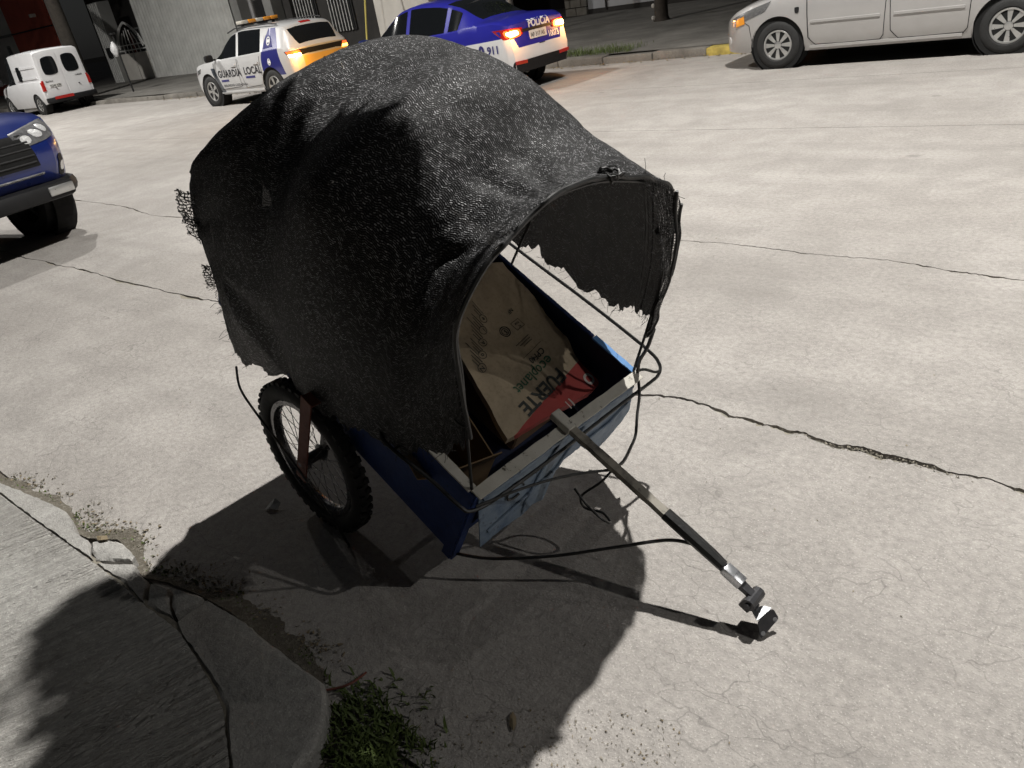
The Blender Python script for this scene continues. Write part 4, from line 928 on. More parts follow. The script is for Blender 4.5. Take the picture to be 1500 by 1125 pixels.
# --- patrol SUV, "GUARDIA LOCAL"
sv = dict(name='patrol_suv', loc=(-16.45, 11.3, 0), rz=math.pi, label='white patrol car with amber roof light bar and lettering GUARDIA LOCAL', xf=2.12, xr=-2.08, axles=(1.28, -1.27), R=.34, ra=.40, paint=M['suv'],
    zb=[(-2.08, .36), (-1.7, .30), (-1.2, .25), (0, .25), (1.2, .25), (1.7, .26), (2.12, .30)],
    zs=[(-2.08, 1.0), (-1.7, 1.06), (-.8, 1.03), (.5, .99), (1.0, .97), (1.5, .94), (1.85, .88), (2.12, .72)],
    zr=[(-2.08, 1.03), (-2.0, 1.16), (-1.86, 1.36), (-1.72, 1.50), (-1.45, 1.54), (-.3, 1.58), (.1, 1.53), (.5, 1.37), (1.02, 1.05), (1.1, 1.02), (1.5, .98), (1.85, .91), (2.12, .74)],
    wy=[(-2.08, .72), (-1.98, .82), (-1.7, .875), (-.5, .885), (1., .885), (1.6, .86), (1.9, .78), (2.05, .66), (2.12, .5)], wr=[(-2.08, .6), (-1.6, .61), (0, .62), (2.12, .55)],
    side_windows=[(-.98, -.12), (-.03, .86)], windshield=(.12, 1.02), rear_window=(-2.03, -1.80), wheel=lambda *a: road_wheel(*a, spokes=5, spw=.075), prof=[(0, .93), (.1, .97), (.3, .985), (.55, 1.), (.8, .985), (1, .945)])
car = build_car(sv); suv = car
dn = (0, -1, 0)
for nm, xa, xb in (('f', -.06, .95), ('r', -.95, -.10)):
    dr = patch(car, 'door', [(xa, 1.2, .36), (xb-.06 if nm == 'f' else xb, 1.2, .36), (xb, 1.2, .95), (xa, 1.2, .98)], dn, M['suv'], .003, nu=16, nv=12, rnd=.04)
    line(car, 'door_seam', [(xa, 1.2, .98), (xa+.02, 1.2, .40), (xb-.10, 1.2, .37), (xb, 1.2, .95)], dn, .006, M['black'], dr, 40)
    patch(car, 'door_handle', [(xa+.06, 1.2, .83), (xa+.24, 1.2, .83), (xa+.24, 1.2, .87), (xa+.06, 1.2, .87)], dn, M['suv'], .025, nu=4, nv=2, parent=dr)
lettering(car, 'GUARDIA', (.80, .9, .63), (-1, 0, 0), (0, 0, 1), .21, M['decal_black'], .006, 1.05); lettering(car, 'LOCAL', (-.28, .9, .645), (-1, 0, 0), (0, 0, 1), .21, M['decal_black'], .006, 1.02)
for (x0, x1, z, m_) in ((.72, .42, .53, 'decal_blue'), (-.30, -.66, .56, 'decal_blue')): patch(car, 'lettering_line', [(x0, 1.2, z), (x1, 1.2, z), (x1, 1.2, z+.045), (x0, 1.2, z+.045)], dn, M[m_], .007, nu=6, nv=2)
lettering(car, 'SEGURIDAD CIUDADANA', (.70, .9, .42), (-1, 0, 0), (0, 0, 1), .075, M['decal_black'], .001, 1.15)
for sy in (1, -1):
    line(car, 'sill_trim', [(-.85, 1.2*sy, .30), (.88, 1.2*sy, .30)], (0, -sy, 0), .03, M['suv'], None, 24)
    t = patch(car, 'tail_light', [(-2.4, .34*sy, .90), (-2.4, .86*sy, .86), (-2.4, .90*sy, .99), (-2.4, .36*sy, .99)], (1, -.12*sy, 0), M['black'], .010, rnd=.03)
    patch(car, 'lit_indicator', [(-2.4, .60*sy, .875), (-2.4, .86*sy, .865), (-2.4, .87*sy, .92), (-2.4, .62*sy, .925)], (1, -.12*sy, 0), M['amber_hot' if sy > 0 else 'amber_lit'], .016, nu=6, nv=4, parent=t)
    patch(car, 'lit_tail', [(-2.4, .62*sy, .935), (-2.4, .87*sy, .93), (-2.4, .88*sy, .98), (-2.4, .64*sy, .98)], (1, -.12*sy, 0), M['red_lit'], .016, nu=6, nv=4, parent=t)
    patch(car, 'headlight', [(1.75, 1.2*sy, .76), (2.15, 1.2*sy, .68), (2.15, 1.2*sy, .78), (1.7, 1.2*sy, .86)], (-.5, -sy, 0), M['lens_chrome'], .006)
    b = MB(); b.box((.80, sy*1.0, 1.06), (.12, .20, .15), bev=.04); b.box((.84, sy*.88, 1.02), (.05, .12, .04)); b.build('door_mirror', M['black'], car, smooth=30)
    b = MB(); b.tube([(.35, .60*sy, 1.51), (0, .62*sy, 1.575), (-1.3, .62*sy, 1.565), (-1.55, .60*sy, 1.53)], .014, 6); b.build('roof_rail', M['black'], car, smooth=True)
    patch(car, 'rear_pillar_glass', [(-1.45, 1.2*sy, 1.12), (-1.12, 1.2*sy, 1.10), (-1.10, 1.2*sy, 1.36), (-1.36, 1.2*sy, 1.34)], (0, -sy, 0), M['suv'], .004, nu=6, nv=6)
patch(car, 'gloss_strip', [(-2.4, -.36, .89), (-2.4, .36, .89), (-2.4, .37, .99), (-2.4, -.37, .99)], (1, 0, 0), M['black'], .009)
patch(car, 'bumper_skirt', [(-2.4, -.66, .37), (-2.4, .66, .37), (-2.4, .66, .50), (-2.4, -.66, .50)], (1, 0, 0), M['black'], .02)
patch(car, 'brake_light', [(-1.76, -.14, 1.8), (-1.76, .14, 1.8), (-1.69, .14, 1.8), (-1.69, -.14, 1.8)], (0, 0, -1), M['red_lens'], .008, nu=4, nv=2)
b = MB(); b.add(*[[Vector((0, v.x, v.y)) for v in ringv(.045, .06)[0]], ringv(.045, .06)[1]]); bvv = root_bv[car.name]; b.v = [tuple(cast(bvv, (-2.6, v[1]-.02, v[2]+.70), (1, 0, 0))-Vector((.008, 0, 0))) for v in b.v]; b.build('emblem', M['decal_black'], car)
lettering(car, '*', (-2.4, .06, .60), (0, -1, 0), (0, 0, 1), .16, M['decal_black'], .004, name='emblem')
for (x, z, r_) in ((-1.30, 1.24, .085), (-1.32, .84, .07)):
    rv = ringv(r_*.72, r_, 18); b = MB(); b.v = [tuple((cast(bvv, (x+v.x*.8, 1.3, z+v.y), (0, -1, 0)) or Vector((x, .8, z)))+Vector((0, .012, 0))) for v in rv[0]]; b.f = list(rv[1]); b.m = [0]*len(b.f); b.build('emblem', M['decal_white'], car)
    patch(car, 'emblem_field', [(x-.04, 1.3, z-.03), (x+.045, 1.3, z-.03), (x+.045, 1.3, z+.03), (x-.04, 1.3, z+.03)], (0, -1, 0), M['decal_white'], .011, nu=3, nv=3)
lb = MB(); lb.box((-.05, 0, 1.625), (.18, 1.0, .03), bev=.006); lb.box((-.05, .42, 1.60), (.06, .05, .05)); lb.box((-.05, -.42, 1.60), (.06, .05, .05)); lbo = lb.build('light_bar', M['black'], car)
for k in range(5):
    b = MB(); b.box((-.05, -.41+.205*k, 1.675), (.22, .195, .075), bev=.02); b.build('light_bar_lens', M['amber_lens' if k in (0, 1, 3) else 'bar_white'] if 'bar_white' in M else M['amber_lens'], lbo, smooth=30)
def glow(root, loc, e, col=(1, .45, .1), rad=.04):
    ld = bpy.data.lights.new('indicator_light', 'POINT'); ld.energy = e; ld.color = col; ld.shadow_soft_size = rad
    o = bpy.data.objects.new('indicator_light', ld); COL.objects.link(o); o.parent = root; o.location = loc
glow(suv, (-2.20, .74, .89), 14)

# --- police sedan
sd = dict(name='police_sedan', loc=(-10.05, 10.45, 0), rz=math.pi, label='blue and white police sedan with lit amber indicators', xf=2.12, xr=-2.16, axles=(1.25, -1.27), R=.305, ra=.36, paint=M['sedan'],
    zb=[(-2.16, .30), (-1.7, .25), (-1.2, .2), (0, .2), (1.2, .2), (1.7, .2), (2.12, .24)],
    zs=[(-2.16, .98), (-1.9, 1.04), (-1.2, 1.0), (0, .95), (.9, .91), (1.4, .86), (1.8, .77), (2.12, .62)],
    zr=[(-2.16, 1.0), (-1.95, 1.095), (-1.6, 1.12), (-1.52, 1.15), (-1.1, 1.36), (-.7, 1.45), (-.2, 1.48), (.15, 1.44), (.55, 1.27), (1.02, 1.0), (1.15, .96), (1.5, .90), (1.8, .81), (2.12, .64)],
    wy=[(-2.16, .72), (-2.05, .81), (-1.7, .855), (-.5, .865), (1., .865), (1.6, .83), (1.85, .75), (2.05, .6), (2.12, .48)], wr=[(-2.16, .55), (0, .58), (2.12, .5)],
    side_windows=[(-1.2, -.98), (-.9, -.08), (.0, .80)], windshield=(.18, 1.02), rear_window=(-1.54, -.85), rshift=[0, -.03, -.05, -.05, -.01, .0, -.0, 0, 0, 0, 0, 0],
    wheel=lambda *a: road_wheel(*a, spokes=7, spw=.06))
car = build_car(sd); sed = car
for nm, xa, xb in (('f', -.03, .95), ('r', -.95, -.06)):
    dr = patch(car, 'door', [(xa, 1.2, .28), (xb-.05, 1.2, .28), (xb, 1.2, .88), (xa, 1.2, .92)], dn, M['sedan'], .003, nu=14, nv=10, rnd=.04)
    line(car, 'door_seam', [(xa, 1.2, .92), (xa+.02, 1.2, .32), (xb-.10, 1.2, .28), (xb, 1.2, .88)], dn, .006, M['black'], dr, 40)
for sy in (1, -1):
    t = patch(car, 'tail_light', [(-2.5, .42*sy, .83), (-2.5, .84*sy, .80), (-2.5, .90*sy, .95), (-2.5, .42*sy, .93)], (1, -.12*sy, 0), M['red_lens'], .010, rnd=.04)
    patch(car, 'lit_indicator', [(-2.5, .52*sy, .84), (-2.5, .76*sy, .82), (-2.5, .82*sy, .90), (-2.5, .56*sy, .905)], (1, -.12*sy, 0), M['amber_hot'], .016, nu=6, nv=5, parent=t, rnd=.2)
    patch(car, 'lit_tail', [(-2.5, .46*sy, .815), (-2.5, .80*sy, .795), (-2.5, .84*sy, .93), (-2.5, .48*sy, .92)], (1, -.12*sy, 0), M['red_lit'], .012, nu=6, nv=5, parent=t, rnd=.15)
    hl = patch(car, 'headlight', [(1.6, 1.2*sy, .70), (2.1, 1.2*sy, .60), (2.1, 1.2*sy, .70), (1.55, 1.2*sy, .80)], (-.5, -sy, 0), M['lens_chrome'], .006)
    patch(car, 'lit_indicator', [(1.86, 1.2*sy, .645), (2.0, 1.2*sy, .62), (2.0, 1.2*sy, .69), (1.86, 1.2*sy, .72)], (-.5, -sy, 0), M['amber_hot'], .012, nu=3, nv=3, parent=hl)
    b = MB(); b.box((.82, sy*.98, 1.0), (.12, .2, .14), bev=.04); b.box((.86, sy*.86, .96), (.05, .12, .04)); mr = b.build('door_mirror', M['navy'], car, smooth=30)
    b = MB(); b.box((.885, sy*1.03, 1.0), (.014, .10, .04), bev=.005); b.box((.865, sy*1.09, 1.0), (.06, .012, .05), bev=.005); b.build('lit_indicator', M['amber_hot'], mr)
    patch(car, 'bumper_reflector', [(-2.5, .46*sy, .42), (-2.5, .74*sy, .43), (-2.5, .74*sy, .48), (-2.5, .46*sy, .47)], (1, -.1*sy, 0), M['red_lens'], .026, nu=6, nv=2)
bs = patch(car, 'bumper_skirt', [(-2.5, -.72, .30), (-2.5, .72, .30), (-2.5, .74, .47), (-2.5, -.74, .47)], (1, 0, 0), M['black'], .02, nu=20, nv=6, rnd=.03)
patch(car, 'lamp_strip', [(-2.5, -.42, .86), (-2.5, .42, .86), (-2.5, .42, .90), (-2.5, -.42, .90)], (1, 0, 0), M['black'], .010)
lettering(car, 'POLICIA', (-2.45, .22, .905), (0, -1, 0), (0, 0, 1), .155, M['decal_white'], .006, .98)
lettering(car, '10073', (-2.45, -.25, .70), (0, -1, 0), (0, 0, 1), .125, M['decal_white'], .003, .95)
pt = patch(car, 'number_plate', [(-2.5, .22, .735), (-2.5, -.22, .735), (-2.5, -.22, .855), (-2.5, .22, .855)], (1, 0, 0), M['plate'], .012, nu=6, nv=3)
lettering(car, 'AF 317 AS', (-2.45, .20, .76), (0, -1, 0), (0, 0, 1), .085, M['decal_black'], .001, off=.016, parent=pt)
# badge and number on the rear corner
cdir = Vector((1, -.75, 0)).normalized(); rtv = Vector((-.75, -1, 0)).normalized()
lettering(car, '911', (-1.80, .88, .63), (-1, -.0, 0), (0, 0, 1), .155, M['decal_blue'], .004, .95); lettering(car, '0', (-1.64, .88, .615), (-1, 0, 0), (0, 0, 1), .20, M['decal_blue'], .012, name='emblem')
patch(car, 'trunk_badge', [(-2.5, .03, .645), (-2.5, -.12, .645), (-2.5, -.12, .655), (-2.5, .03, .655)], (1, 0, 0), M['chrome'], .008, nu=3, nv=1)
glow(sed, (-2.30, .68, .87), 8, (1, .42, .1)); glow(sed, (-2.30, -.70, .87), 10, (1, .42, .1)); glow(sed, (2.16, .66, .72), 60, (1, .55, .14)); glow(sed, (2.16, -.66, .72), 60, (1, .55, .14)); glow(sed, (1.0, 1.12, 1.0), 3)

# --- white panel van
vn = dict(name='panel_van', cat='van', loc=(-30.7, 11.75, 0), rz=math.pi, label='white panel van with two dark rear door windows', xf=1.98, xr=-1.98, axles=(1.3, -1.28), R=.31, ra=.37, paint=M['vanwhite'], sharp=28,
    zb=[(-1.98, .34), (-1.2, .26), (1.2, .24), (1.98, .26)], zs=[(-1.98, 1.03), (0, 1.02), (.9, .98), (1.5, .90), (1.98, .66)],
    zr=[(-1.98, 1.90), (-1.9, 1.95), (-1., 1.98), (.2, 1.95), (.5, 1.75), (1.1, 1.06), (1.5, .96), (1.98, .68)],
    wy=[(-1.98, .82), (-1.9, .845), (0, .85), (1.2, .84), (1.7, .76), (1.98, .55)], wr=[(-1.98, .70), (0, .70), (1.98, .5)],
    side_windows=[(.15, .85)], windshield=(.3, 1.08), rear_window=None, wheel=lambda *a: road_wheel(*a, spokes=6))
car = build_car(vn)
for sy in (1, -1):
    dr = patch(car, 'rear_door', [(-2.3, .015*sy, .48), (-2.3, .74*sy, .48), (-2.3, .66*sy, 1.82), (-2.3, .015*sy, 1.85)], (1, 0, 0), M['vanwhite'], .012, nu=10, nv=12, rnd=.03)
    patch(car, 'door_window', [(-2.3, .10*sy, 1.17), (-2.3, .60*sy, 1.17), (-2.3, .56*sy, 1.72), (-2.3, .10*sy, 1.74)], (1, 0, 0), M['glass'], .020, nu=8, nv=8, parent=dr, rnd=.16)
    patch(car, 'tail_light', [(-2.3, .74*sy, .72), (-2.3, .86*sy, .72), (-2.3, .84*sy, 1.04), (-2.3, .74*sy, 1.04)], (1, -.1*sy, 0), M['red_lens'], .02, nu=4, nv=6)
    patch(car, 'side_rib', [(-1.8, 1.2*sy, 1.45), (-.1, 1.2*sy, 1.45), (-.1, 1.2*sy, 1.52), (-1.8, 1.2*sy, 1.52)], (0, -sy, 0), M['vanwhite'], .02, nu=10, nv=2)
    patch(car, 'side_rib', [(-1.8, 1.2*sy, 1.12), (-.1, 1.2*sy, 1.12), (-.1, 1.2*sy, 1.18), (-1.8, 1.2*sy, 1.18)], (0, -sy, 0), M['vanwhite'], .02, nu=10, nv=2)
    patch(car, 'side_window', [(-.62, 1.2*sy, 1.10), (-.30, 1.2*sy, 1.10), (-.30, 1.2*sy, 1.55), (-.62, 1.2*sy, 1.55)], (0, -sy, 0), M['glass'], .024, nu=5, nv=6, rnd=.1)
    b = MB(); b.box((.95, sy*.98, 1.15), (.10, .18, .2), bev=.03); b.box((.97, sy*.87, 1.1), (.05, .12, .04)); b.build('door_mirror', M['black'], car)
    b = MB(); b.tube([(-1.99, .02*sy+.36*sy, .78), (-2.02, .40*sy, .78)], .02, 6); b.build('hinge', M['black'], car)
b = MB(); b.box((-2.03, 0, .42), (.16, 1.66, .16), bev=.03); bp = b.build('rear_bumper', M['black'], car, smooth=30)
b = MB(); b.box((-2.118, .28, .475), (.012, .62, .09)); b.build('reflector_strip', M['red_lens'], bp)
pt = patch(car, 'number_plate', [(-2.3, .58, .80), (-2.3, .20, .80), (-2.3, .20, .90), (-2.3, .58, .90)], (1, 0, 0), M['plate'], .022, nu=4, nv=2)
lettering(car, 'FGW 378', (-2.3, .55, .82), (0, -1, 0), (0, 0, 1), .085, M['decal_black'], .001, off=.026, parent=pt)
lettering(car, 'fiorino', (-2.3, .64, .96), (0, -1, 0), (0, 0, 1), .09, M['black'], .001, off=.018); lettering(car, 'CARGO', (-2.3, -.36, 1.02), (0, -1, 0), (0, 0, 1), .065, M['black'], .002, off=.018)

# --- dark blue pickup truck
pk = dict(name='pickup_truck', cat='pickup', loc=(-9.97, 1.90, 0), rz=R(12), label='dark blue pickup truck with black lower bumper facing the covered cart', xf=2.05, xr=-3.2, axles=(1.16, -1.92), R=.385, ra=.47, paint=M['navy'],
    zb=[(-3.2, .55), (-1.9, .48), (0, .42), (1.2, .42), (1.7, .50), (2.05, .54)], zs=[(-3.2, 1.2), (-1, 1.2), (.6, 1.2), (1.2, 1.19), (1.75, 1.14), (2.05, 1.03)],
    zr=[(-3.2, 1.22), (-1.22, 1.23), (-1.18, 1.55), (-1.0, 1.78), (-.2, 1.84), (.1, 1.79), (.85, 1.3), (1.0, 1.28), (1.6, 1.25), (1.85, 1.19), (2.05, 1.06)],
    wy=[(-3.2, .88), (-1, .91), (.8, .925), (1.3, .925), (1.65, .90), (1.85, .83), (1.98, .72), (2.05, .60)], wr=[(-3.2, .66), (0, .66), (2.05, .6)],
    side_windows=[(-1.0, -.32), (-.24, .6)], windshield=(.12, .9), rear_window=None, fshift=[0, -.10, -.03, .03, .05, .03, .0, -.02, -.03, -.03, -.03, -.03], wheel=lambda *a: road_wheel(*a, spokes=6, width=.26))
car = build_car(pk)
for sy in (1, -1):
    hl = patch(car, 'headlight', [(2.5, .40*sy, .93), (2.5, .86*sy, .98), (2.5, .92*sy, 1.14), (2.5, .42*sy, 1.07)], (-1, -.25*sy, 0), M['lamp_dark'], .010, nu=12, nv=8, rnd=.05)
    for (y, z, w_) in ((.52, 1.0, .05), (.66, 1.035, .055), (.78, 1.065, .04)): patch(car, 'reflector', [(2.5, (y-w_)*sy, z-.04), (2.5, (y+w_)*sy, z-.035), (2.5, (y+w_)*sy, z+.04), (2.5, (y-w_)*sy, z+.03)], (-1, -.25*sy, 0), M['lamp_bright'], .014, nu=5, nv=5, parent=hl, rnd=.3)
    fl = patch(car, 'fog_lamp', [(2.5, .80*sy, .62), (2.5, .92*sy, .62), (2.5, .90*sy, .82), (2.5, .80*sy, .80)], (-1, -.35*sy, 0), M['black'], .008, nu=6, nv=8, rnd=.12)
    patch(car, 'fog_lens', [(2.5, .82*sy, .66), (2.5, .905*sy, .66), (2.5, .90*sy, .75), (2.5, .82*sy, .745)], (-1, -.35*sy, 0), M['lens_chrome'], .014, nu=5, nv=5, parent=fl, rnd=.3)
    b = MB(); b.box((.68, sy*1.03, 1.33), (.12, .2, .18), bev=.05); b.box((.70, sy*.92, 1.27), (.05, .14, .05)); b.build('door_mirror', M['navy'], car, smooth=30)
gr = patch(car, 'grille', [(2.5, -.44, .76), (2.5, .44, .76), (2.5, .40, 1.05), (2.5, -.40, 1.05)], (-1, 0, 0), M['under'], .012)
for k in range(4): line(car, 'grille_bar', [(2.5, -.41, .80+.06*k), (2.5, .41, .80+.06*k)], (-1, 0, 0), .010, M['black'], gr, 16, .012)
line(car, 'grille_trim', [(2.5, -.46, .685), (2.5, .46, .685)], (-1, 0, 0), .012, M['chrome'], gr, 20, .012)
b = MB(); b.box((1.99, 0, .51), (.26, 1.36, .16), bev=.05); lo = b.build('lower_bumper', M['black'], car, smooth=35)
for sy in (1, -1):
    b = MB(); b.box((1.86, sy*.735, .51), (.36, .19, .16), Matrix.Rotation(-sy*R(42), 3, 'Z'), bev=.06); b.build('bumper_corner', M['black'], car, smooth=35)
    b = MB(); b.box((2.115, sy*.52, .515), (.03, .26, .085), bev=.012); b.build('skid_plate', M['alloy'], lo, smooth=30)

# ------------------------------------------------------------------ buildings across the street
def wall(name, x0, x1, y, z0, z1, mat, parent, th=.25):
    b = MB(); b.box(((x0+x1)/2, y+th/2, (z0+z1)/2), (x1-x0, th, z1-z0)); return b.build(name, mat, parent)
def house(name, x, y, label, cat_='building'): return empty(name, (x, y, .1), 0, label, cat_)
# cream house at the far end
h = house('house', -56, 18.9, 'cream house with narrow upright window beside the red building'); wall('wall', -9, 6.1, 0, 0, 6.5, M['cream'], h, .4)
for xw, zw, ww, hh in ((4.2, 1.9, .45, 1.3), (-1.2, 1.2, 1.4, 1.5), (-5.5, 1.2, 1.4, 1.5)):
    b = MB(); b.box((xw, -.012, zw), (ww, .05, hh)); f = b.build('window', M['greywall'], h); b = MB(); b.box((xw, -.045, zw), (ww-.12, .02, hh-.12)); b.build('pane', M['pane'], f)
b = MB(); b.box((-1.45, -.03, 3.05), (15.0, .08, .12)); b.build('string_course', M['greywall'], h); b = MB(); b.box((-1.45, -.02, .3), (15.0, .06, .6)); b.build('plinth', M['redwall'], h)
# red building
h = house('house', -47.6, 18.6, 'dark red painted building with a seam line behind the white van'); wall('wall', -2.2, 3.2, 0, 0, 3.0, M['redwall'], h, .5); wall('upper_wall', -2.2, 3.2, -.012, 3.04, 6.2, M['redwall'], h, .5)
b = MB(); b.box((.5, -.02, 3.02), (5.4, .06, .06)); b.build('seam', M['darkwall'], h); b = MB(); b.box((1.4, -.05, 1.0), (2.4, .12, 1.7)); b.build('door', M['cream'], h)
b = MB(); b.box((2.2, -.35, 3.6), (.16, .3, .16), bev=.03); b.build('wall_lamp', M['cream'], h)
# dark house with pillar and garden gate
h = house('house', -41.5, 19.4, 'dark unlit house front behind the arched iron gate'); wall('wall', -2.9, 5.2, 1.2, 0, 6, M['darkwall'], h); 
b = MB(); b.box((1.2, 1.17, 1.6), (1.2, .06, 1.3)); f = b.build('window', M['greywall'], h); b = MB(); b.box((1.2, 1.13, 1.6), (1.05, .03, 1.15)); b.build('pane', M['pane'], f)
p = empty('gate_pillar', (-39.35, 18.55, .1), 0, 'tall pale ribbed gate pillar beside the arched iron gate', 'pillar')
b = MB(); b.box((0, .3, 1.75), (.95, .6, 3.5), bev=.02); b.build('shaft', M['greywall'], p)
for k in range(5):
    b = MB(); b.box((-.38+.19*k, -.015, 1.75), (.11, .04, 3.44), bev=.008); b.build('rib', M['iron'], p)
b = MB(); b.box((.1, -.06, 1.35), (.34, .08, .45), bev=.01); b.build('meter_box', M['darkiron'], p)
g = empty('iron_gate', (-37.6, 18.8, .1), 0, 'white iron garden gate with arched bars above solid panels', 'gate')
for xk in (-.66, .66):
    b = MB(); b.box((xk, 0, .62), (1.22, .05, 1.15), bev=.01); b.build('panel', M['cream'], g)
for q, (rr, zc) in enumerate(((1.25, 1.35), (1.12, 1.30))):
    b = MB(); b.tube([(rr*math.cos(t), 0, zc+1.15*math.sin(t)-.12*abs(math.sin(2*t))) for t in np.linspace(.12, math.pi-.12, 25)], .03, 6); b.build('arch_bar', M['iron'], g, smooth=True)
for xk in (-.75, -.38, 0, .38, .75):
    b = MB(); b.tube([(xk, 0, 1.2), (xk*.9, 0, 1.7), (xk*.55, 0, 2.25-.25*abs(xk))], .018, 5); b.build('bar', M['iron'], g, smooth=True)
b = MB(); b.box((0, 0, 1.33), (2.5, .06, .05)); b.box((0, 0, 1.55), (2.5, .05, .04)); b.build('rail', M['iron'], g)
# corrugated metal shed front
h = house('metal_shed', -32.7, 18.9, 'grey corrugated metal shed front behind the patrol car with roof lights', 'shed')
b = MB(); n = 29*6
b.grid(lambda u, v: (-3.7+7.4*u, -.075*max(-.4, min(.4, math.sin(u*29*2*math.pi)))/.4, 5.6*v), n, 1); b.build('corrugated_sheet', M['corr'], h, smooth='open'); wall('wall', -3.75, 3.75, .11, 0, 5.5, M['greywall'], h)
b = MB(); b.box((0, -.1, 5.65), (7.6, .3, .12)); b.build('roof_edge', M['darkiron'], h)
# grey entrance and dark shop front
h = house('house', -27.4, 18.9, 'grey rendered entrance beside the corrugated shed'); wall('wall', -1.6, 1.3, .5, 0, 5.5, M['greywall'], h)
for xk in (-1.2, .9):
    b = MB(); b.box((xk, .2, 1.9), (.5, .5, 3.8), bev=.02); b.build('pier', M['greywall'], h)
b = MB(); b.box((-.15, .46, 1.15), (1.2, .06, 2.3)); d = b.build('door', M['darkiron'], h); b = MB(); b.box((.3, .41, 1.05), (.04, .05, .2)); b.build('handle', M['iron'], d)
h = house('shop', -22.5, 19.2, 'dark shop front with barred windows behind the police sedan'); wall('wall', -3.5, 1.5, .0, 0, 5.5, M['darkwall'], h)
for xw in (-2.2, -.3):
    b = MB(); b.box((xw, -.03, 1.55), (1.3, .06, 1.5)); f = b.build('window', M['darkiron'], h); b = MB(); b.box((xw, -.07, 1.55), (1.16, .03, 1.36)); b.build('pane', M['pane'], f)
    for k in range(7):
        b = MB(); b.box((xw-.5+.165*k, -.12, 1.55), (.025, .025, 1.5)); b.build('bar', M['iron'], f)
h = house('house', -19.4, 19.0, 'beige house corner next to the dark shop front'); wall('wall', -1.5, 1.0, .0, 0, 5.5, M['cream'], h, .4)
b = MB(); b.tube([(-.55, -1.6, 0), (-.75, -.1, 5.2)], .03, 6); s_ = b.build('guy_sleeve', M['yellow'], None, smooth=True); s_.location = (-19.4, 19.0, .13); tag(s_, 'thin yellow sleeve on a slanting guy wire by the beige house', 'guy wire')
# block pier and white garden wall on the right
h = empty('block_pier', (-16.35, 24.0, .12), 0, 'pier of pale stone blocks at the end of the white garden wall', 'pier')
b = MB(); b.box((0, .30, 1.2), (.86, .5, 2.4)); b.build('core', M['darkwall'], h); proto = None
for r_ in range(9):
    for k in range(3 if r_ % 2 else 2):
        wd = .44 if r_ % 2 == 0 else (.22, .44, .22)[k]; xc = (-.225+.45*k) if r_ % 2 == 0 else (-.335, 0, .335)[k]
        b = MB(); b.box((xc, .06+random.uniform(-.012, .012), .13+.26*r_), (wd-.018, .14, .238), bev=.012); b.build('block', M['stone'], h)
h = empty('garden_wall', (-13.3, 24.1, .12), 0, 'white rendered garden wall behind the tree trunk', 'wall'); wall('wall', -2.6, 6.5, .0, 0, 2.2, M['whitewall'], h); wall('coping', -2.62, 6.52, -.05, 2.2, 2.28, M['greywall'], h, .35); wall('base', -2.6, 6.5, -.02, 0, .16, M['darkwall'], h, .1)
b = MB(); b.tube([(-1.85, -.06, .1), (-1.85, -.06, .42)], .03, 6); b.box((-1.85, -.08, .46), (.1, .1, .09)); b.build('tap', M['darkiron'], h)
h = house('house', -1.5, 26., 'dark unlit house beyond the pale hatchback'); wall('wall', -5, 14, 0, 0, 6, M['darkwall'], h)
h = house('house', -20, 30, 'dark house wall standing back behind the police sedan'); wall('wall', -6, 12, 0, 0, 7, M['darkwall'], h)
# litter post with bag
p = empty('litter_post', (-29.2, 14.1, .13), 0, 'thin dark post with a white plastic bag by the gate pillar', 'post')
b = MB(); b.tube([(0, 0, -.1), (-.03, 0, 1.9)], .03, 8); b.box((-.03, 0, 1.93), (.2, .16, .07), bev=.02); b.build('post', M['darkiron'], p, smooth=30)
b = MB()
def bagf(u, v):
    t = 2*math.pi*u; r_ = .16*math.sin(math.pi*min(.97, v*.9+.08))**.7; return (-.12+r_*math.cos(t)*(1+.2*fbm(u*6, v*5)), -.06+r_*.8*math.sin(t)*(1+.2*fbm(u*5, v*7)), 1.2+.5*v)
b.grid(bagf, 18, 10); bg_ = b.build('plastic_bag', M['bagwhite'], None, smooth=True); bg_.location = (-29.2, 14.1, .13); tag(bg_, 'white plastic bag hung on the thin dark post', 'bag')

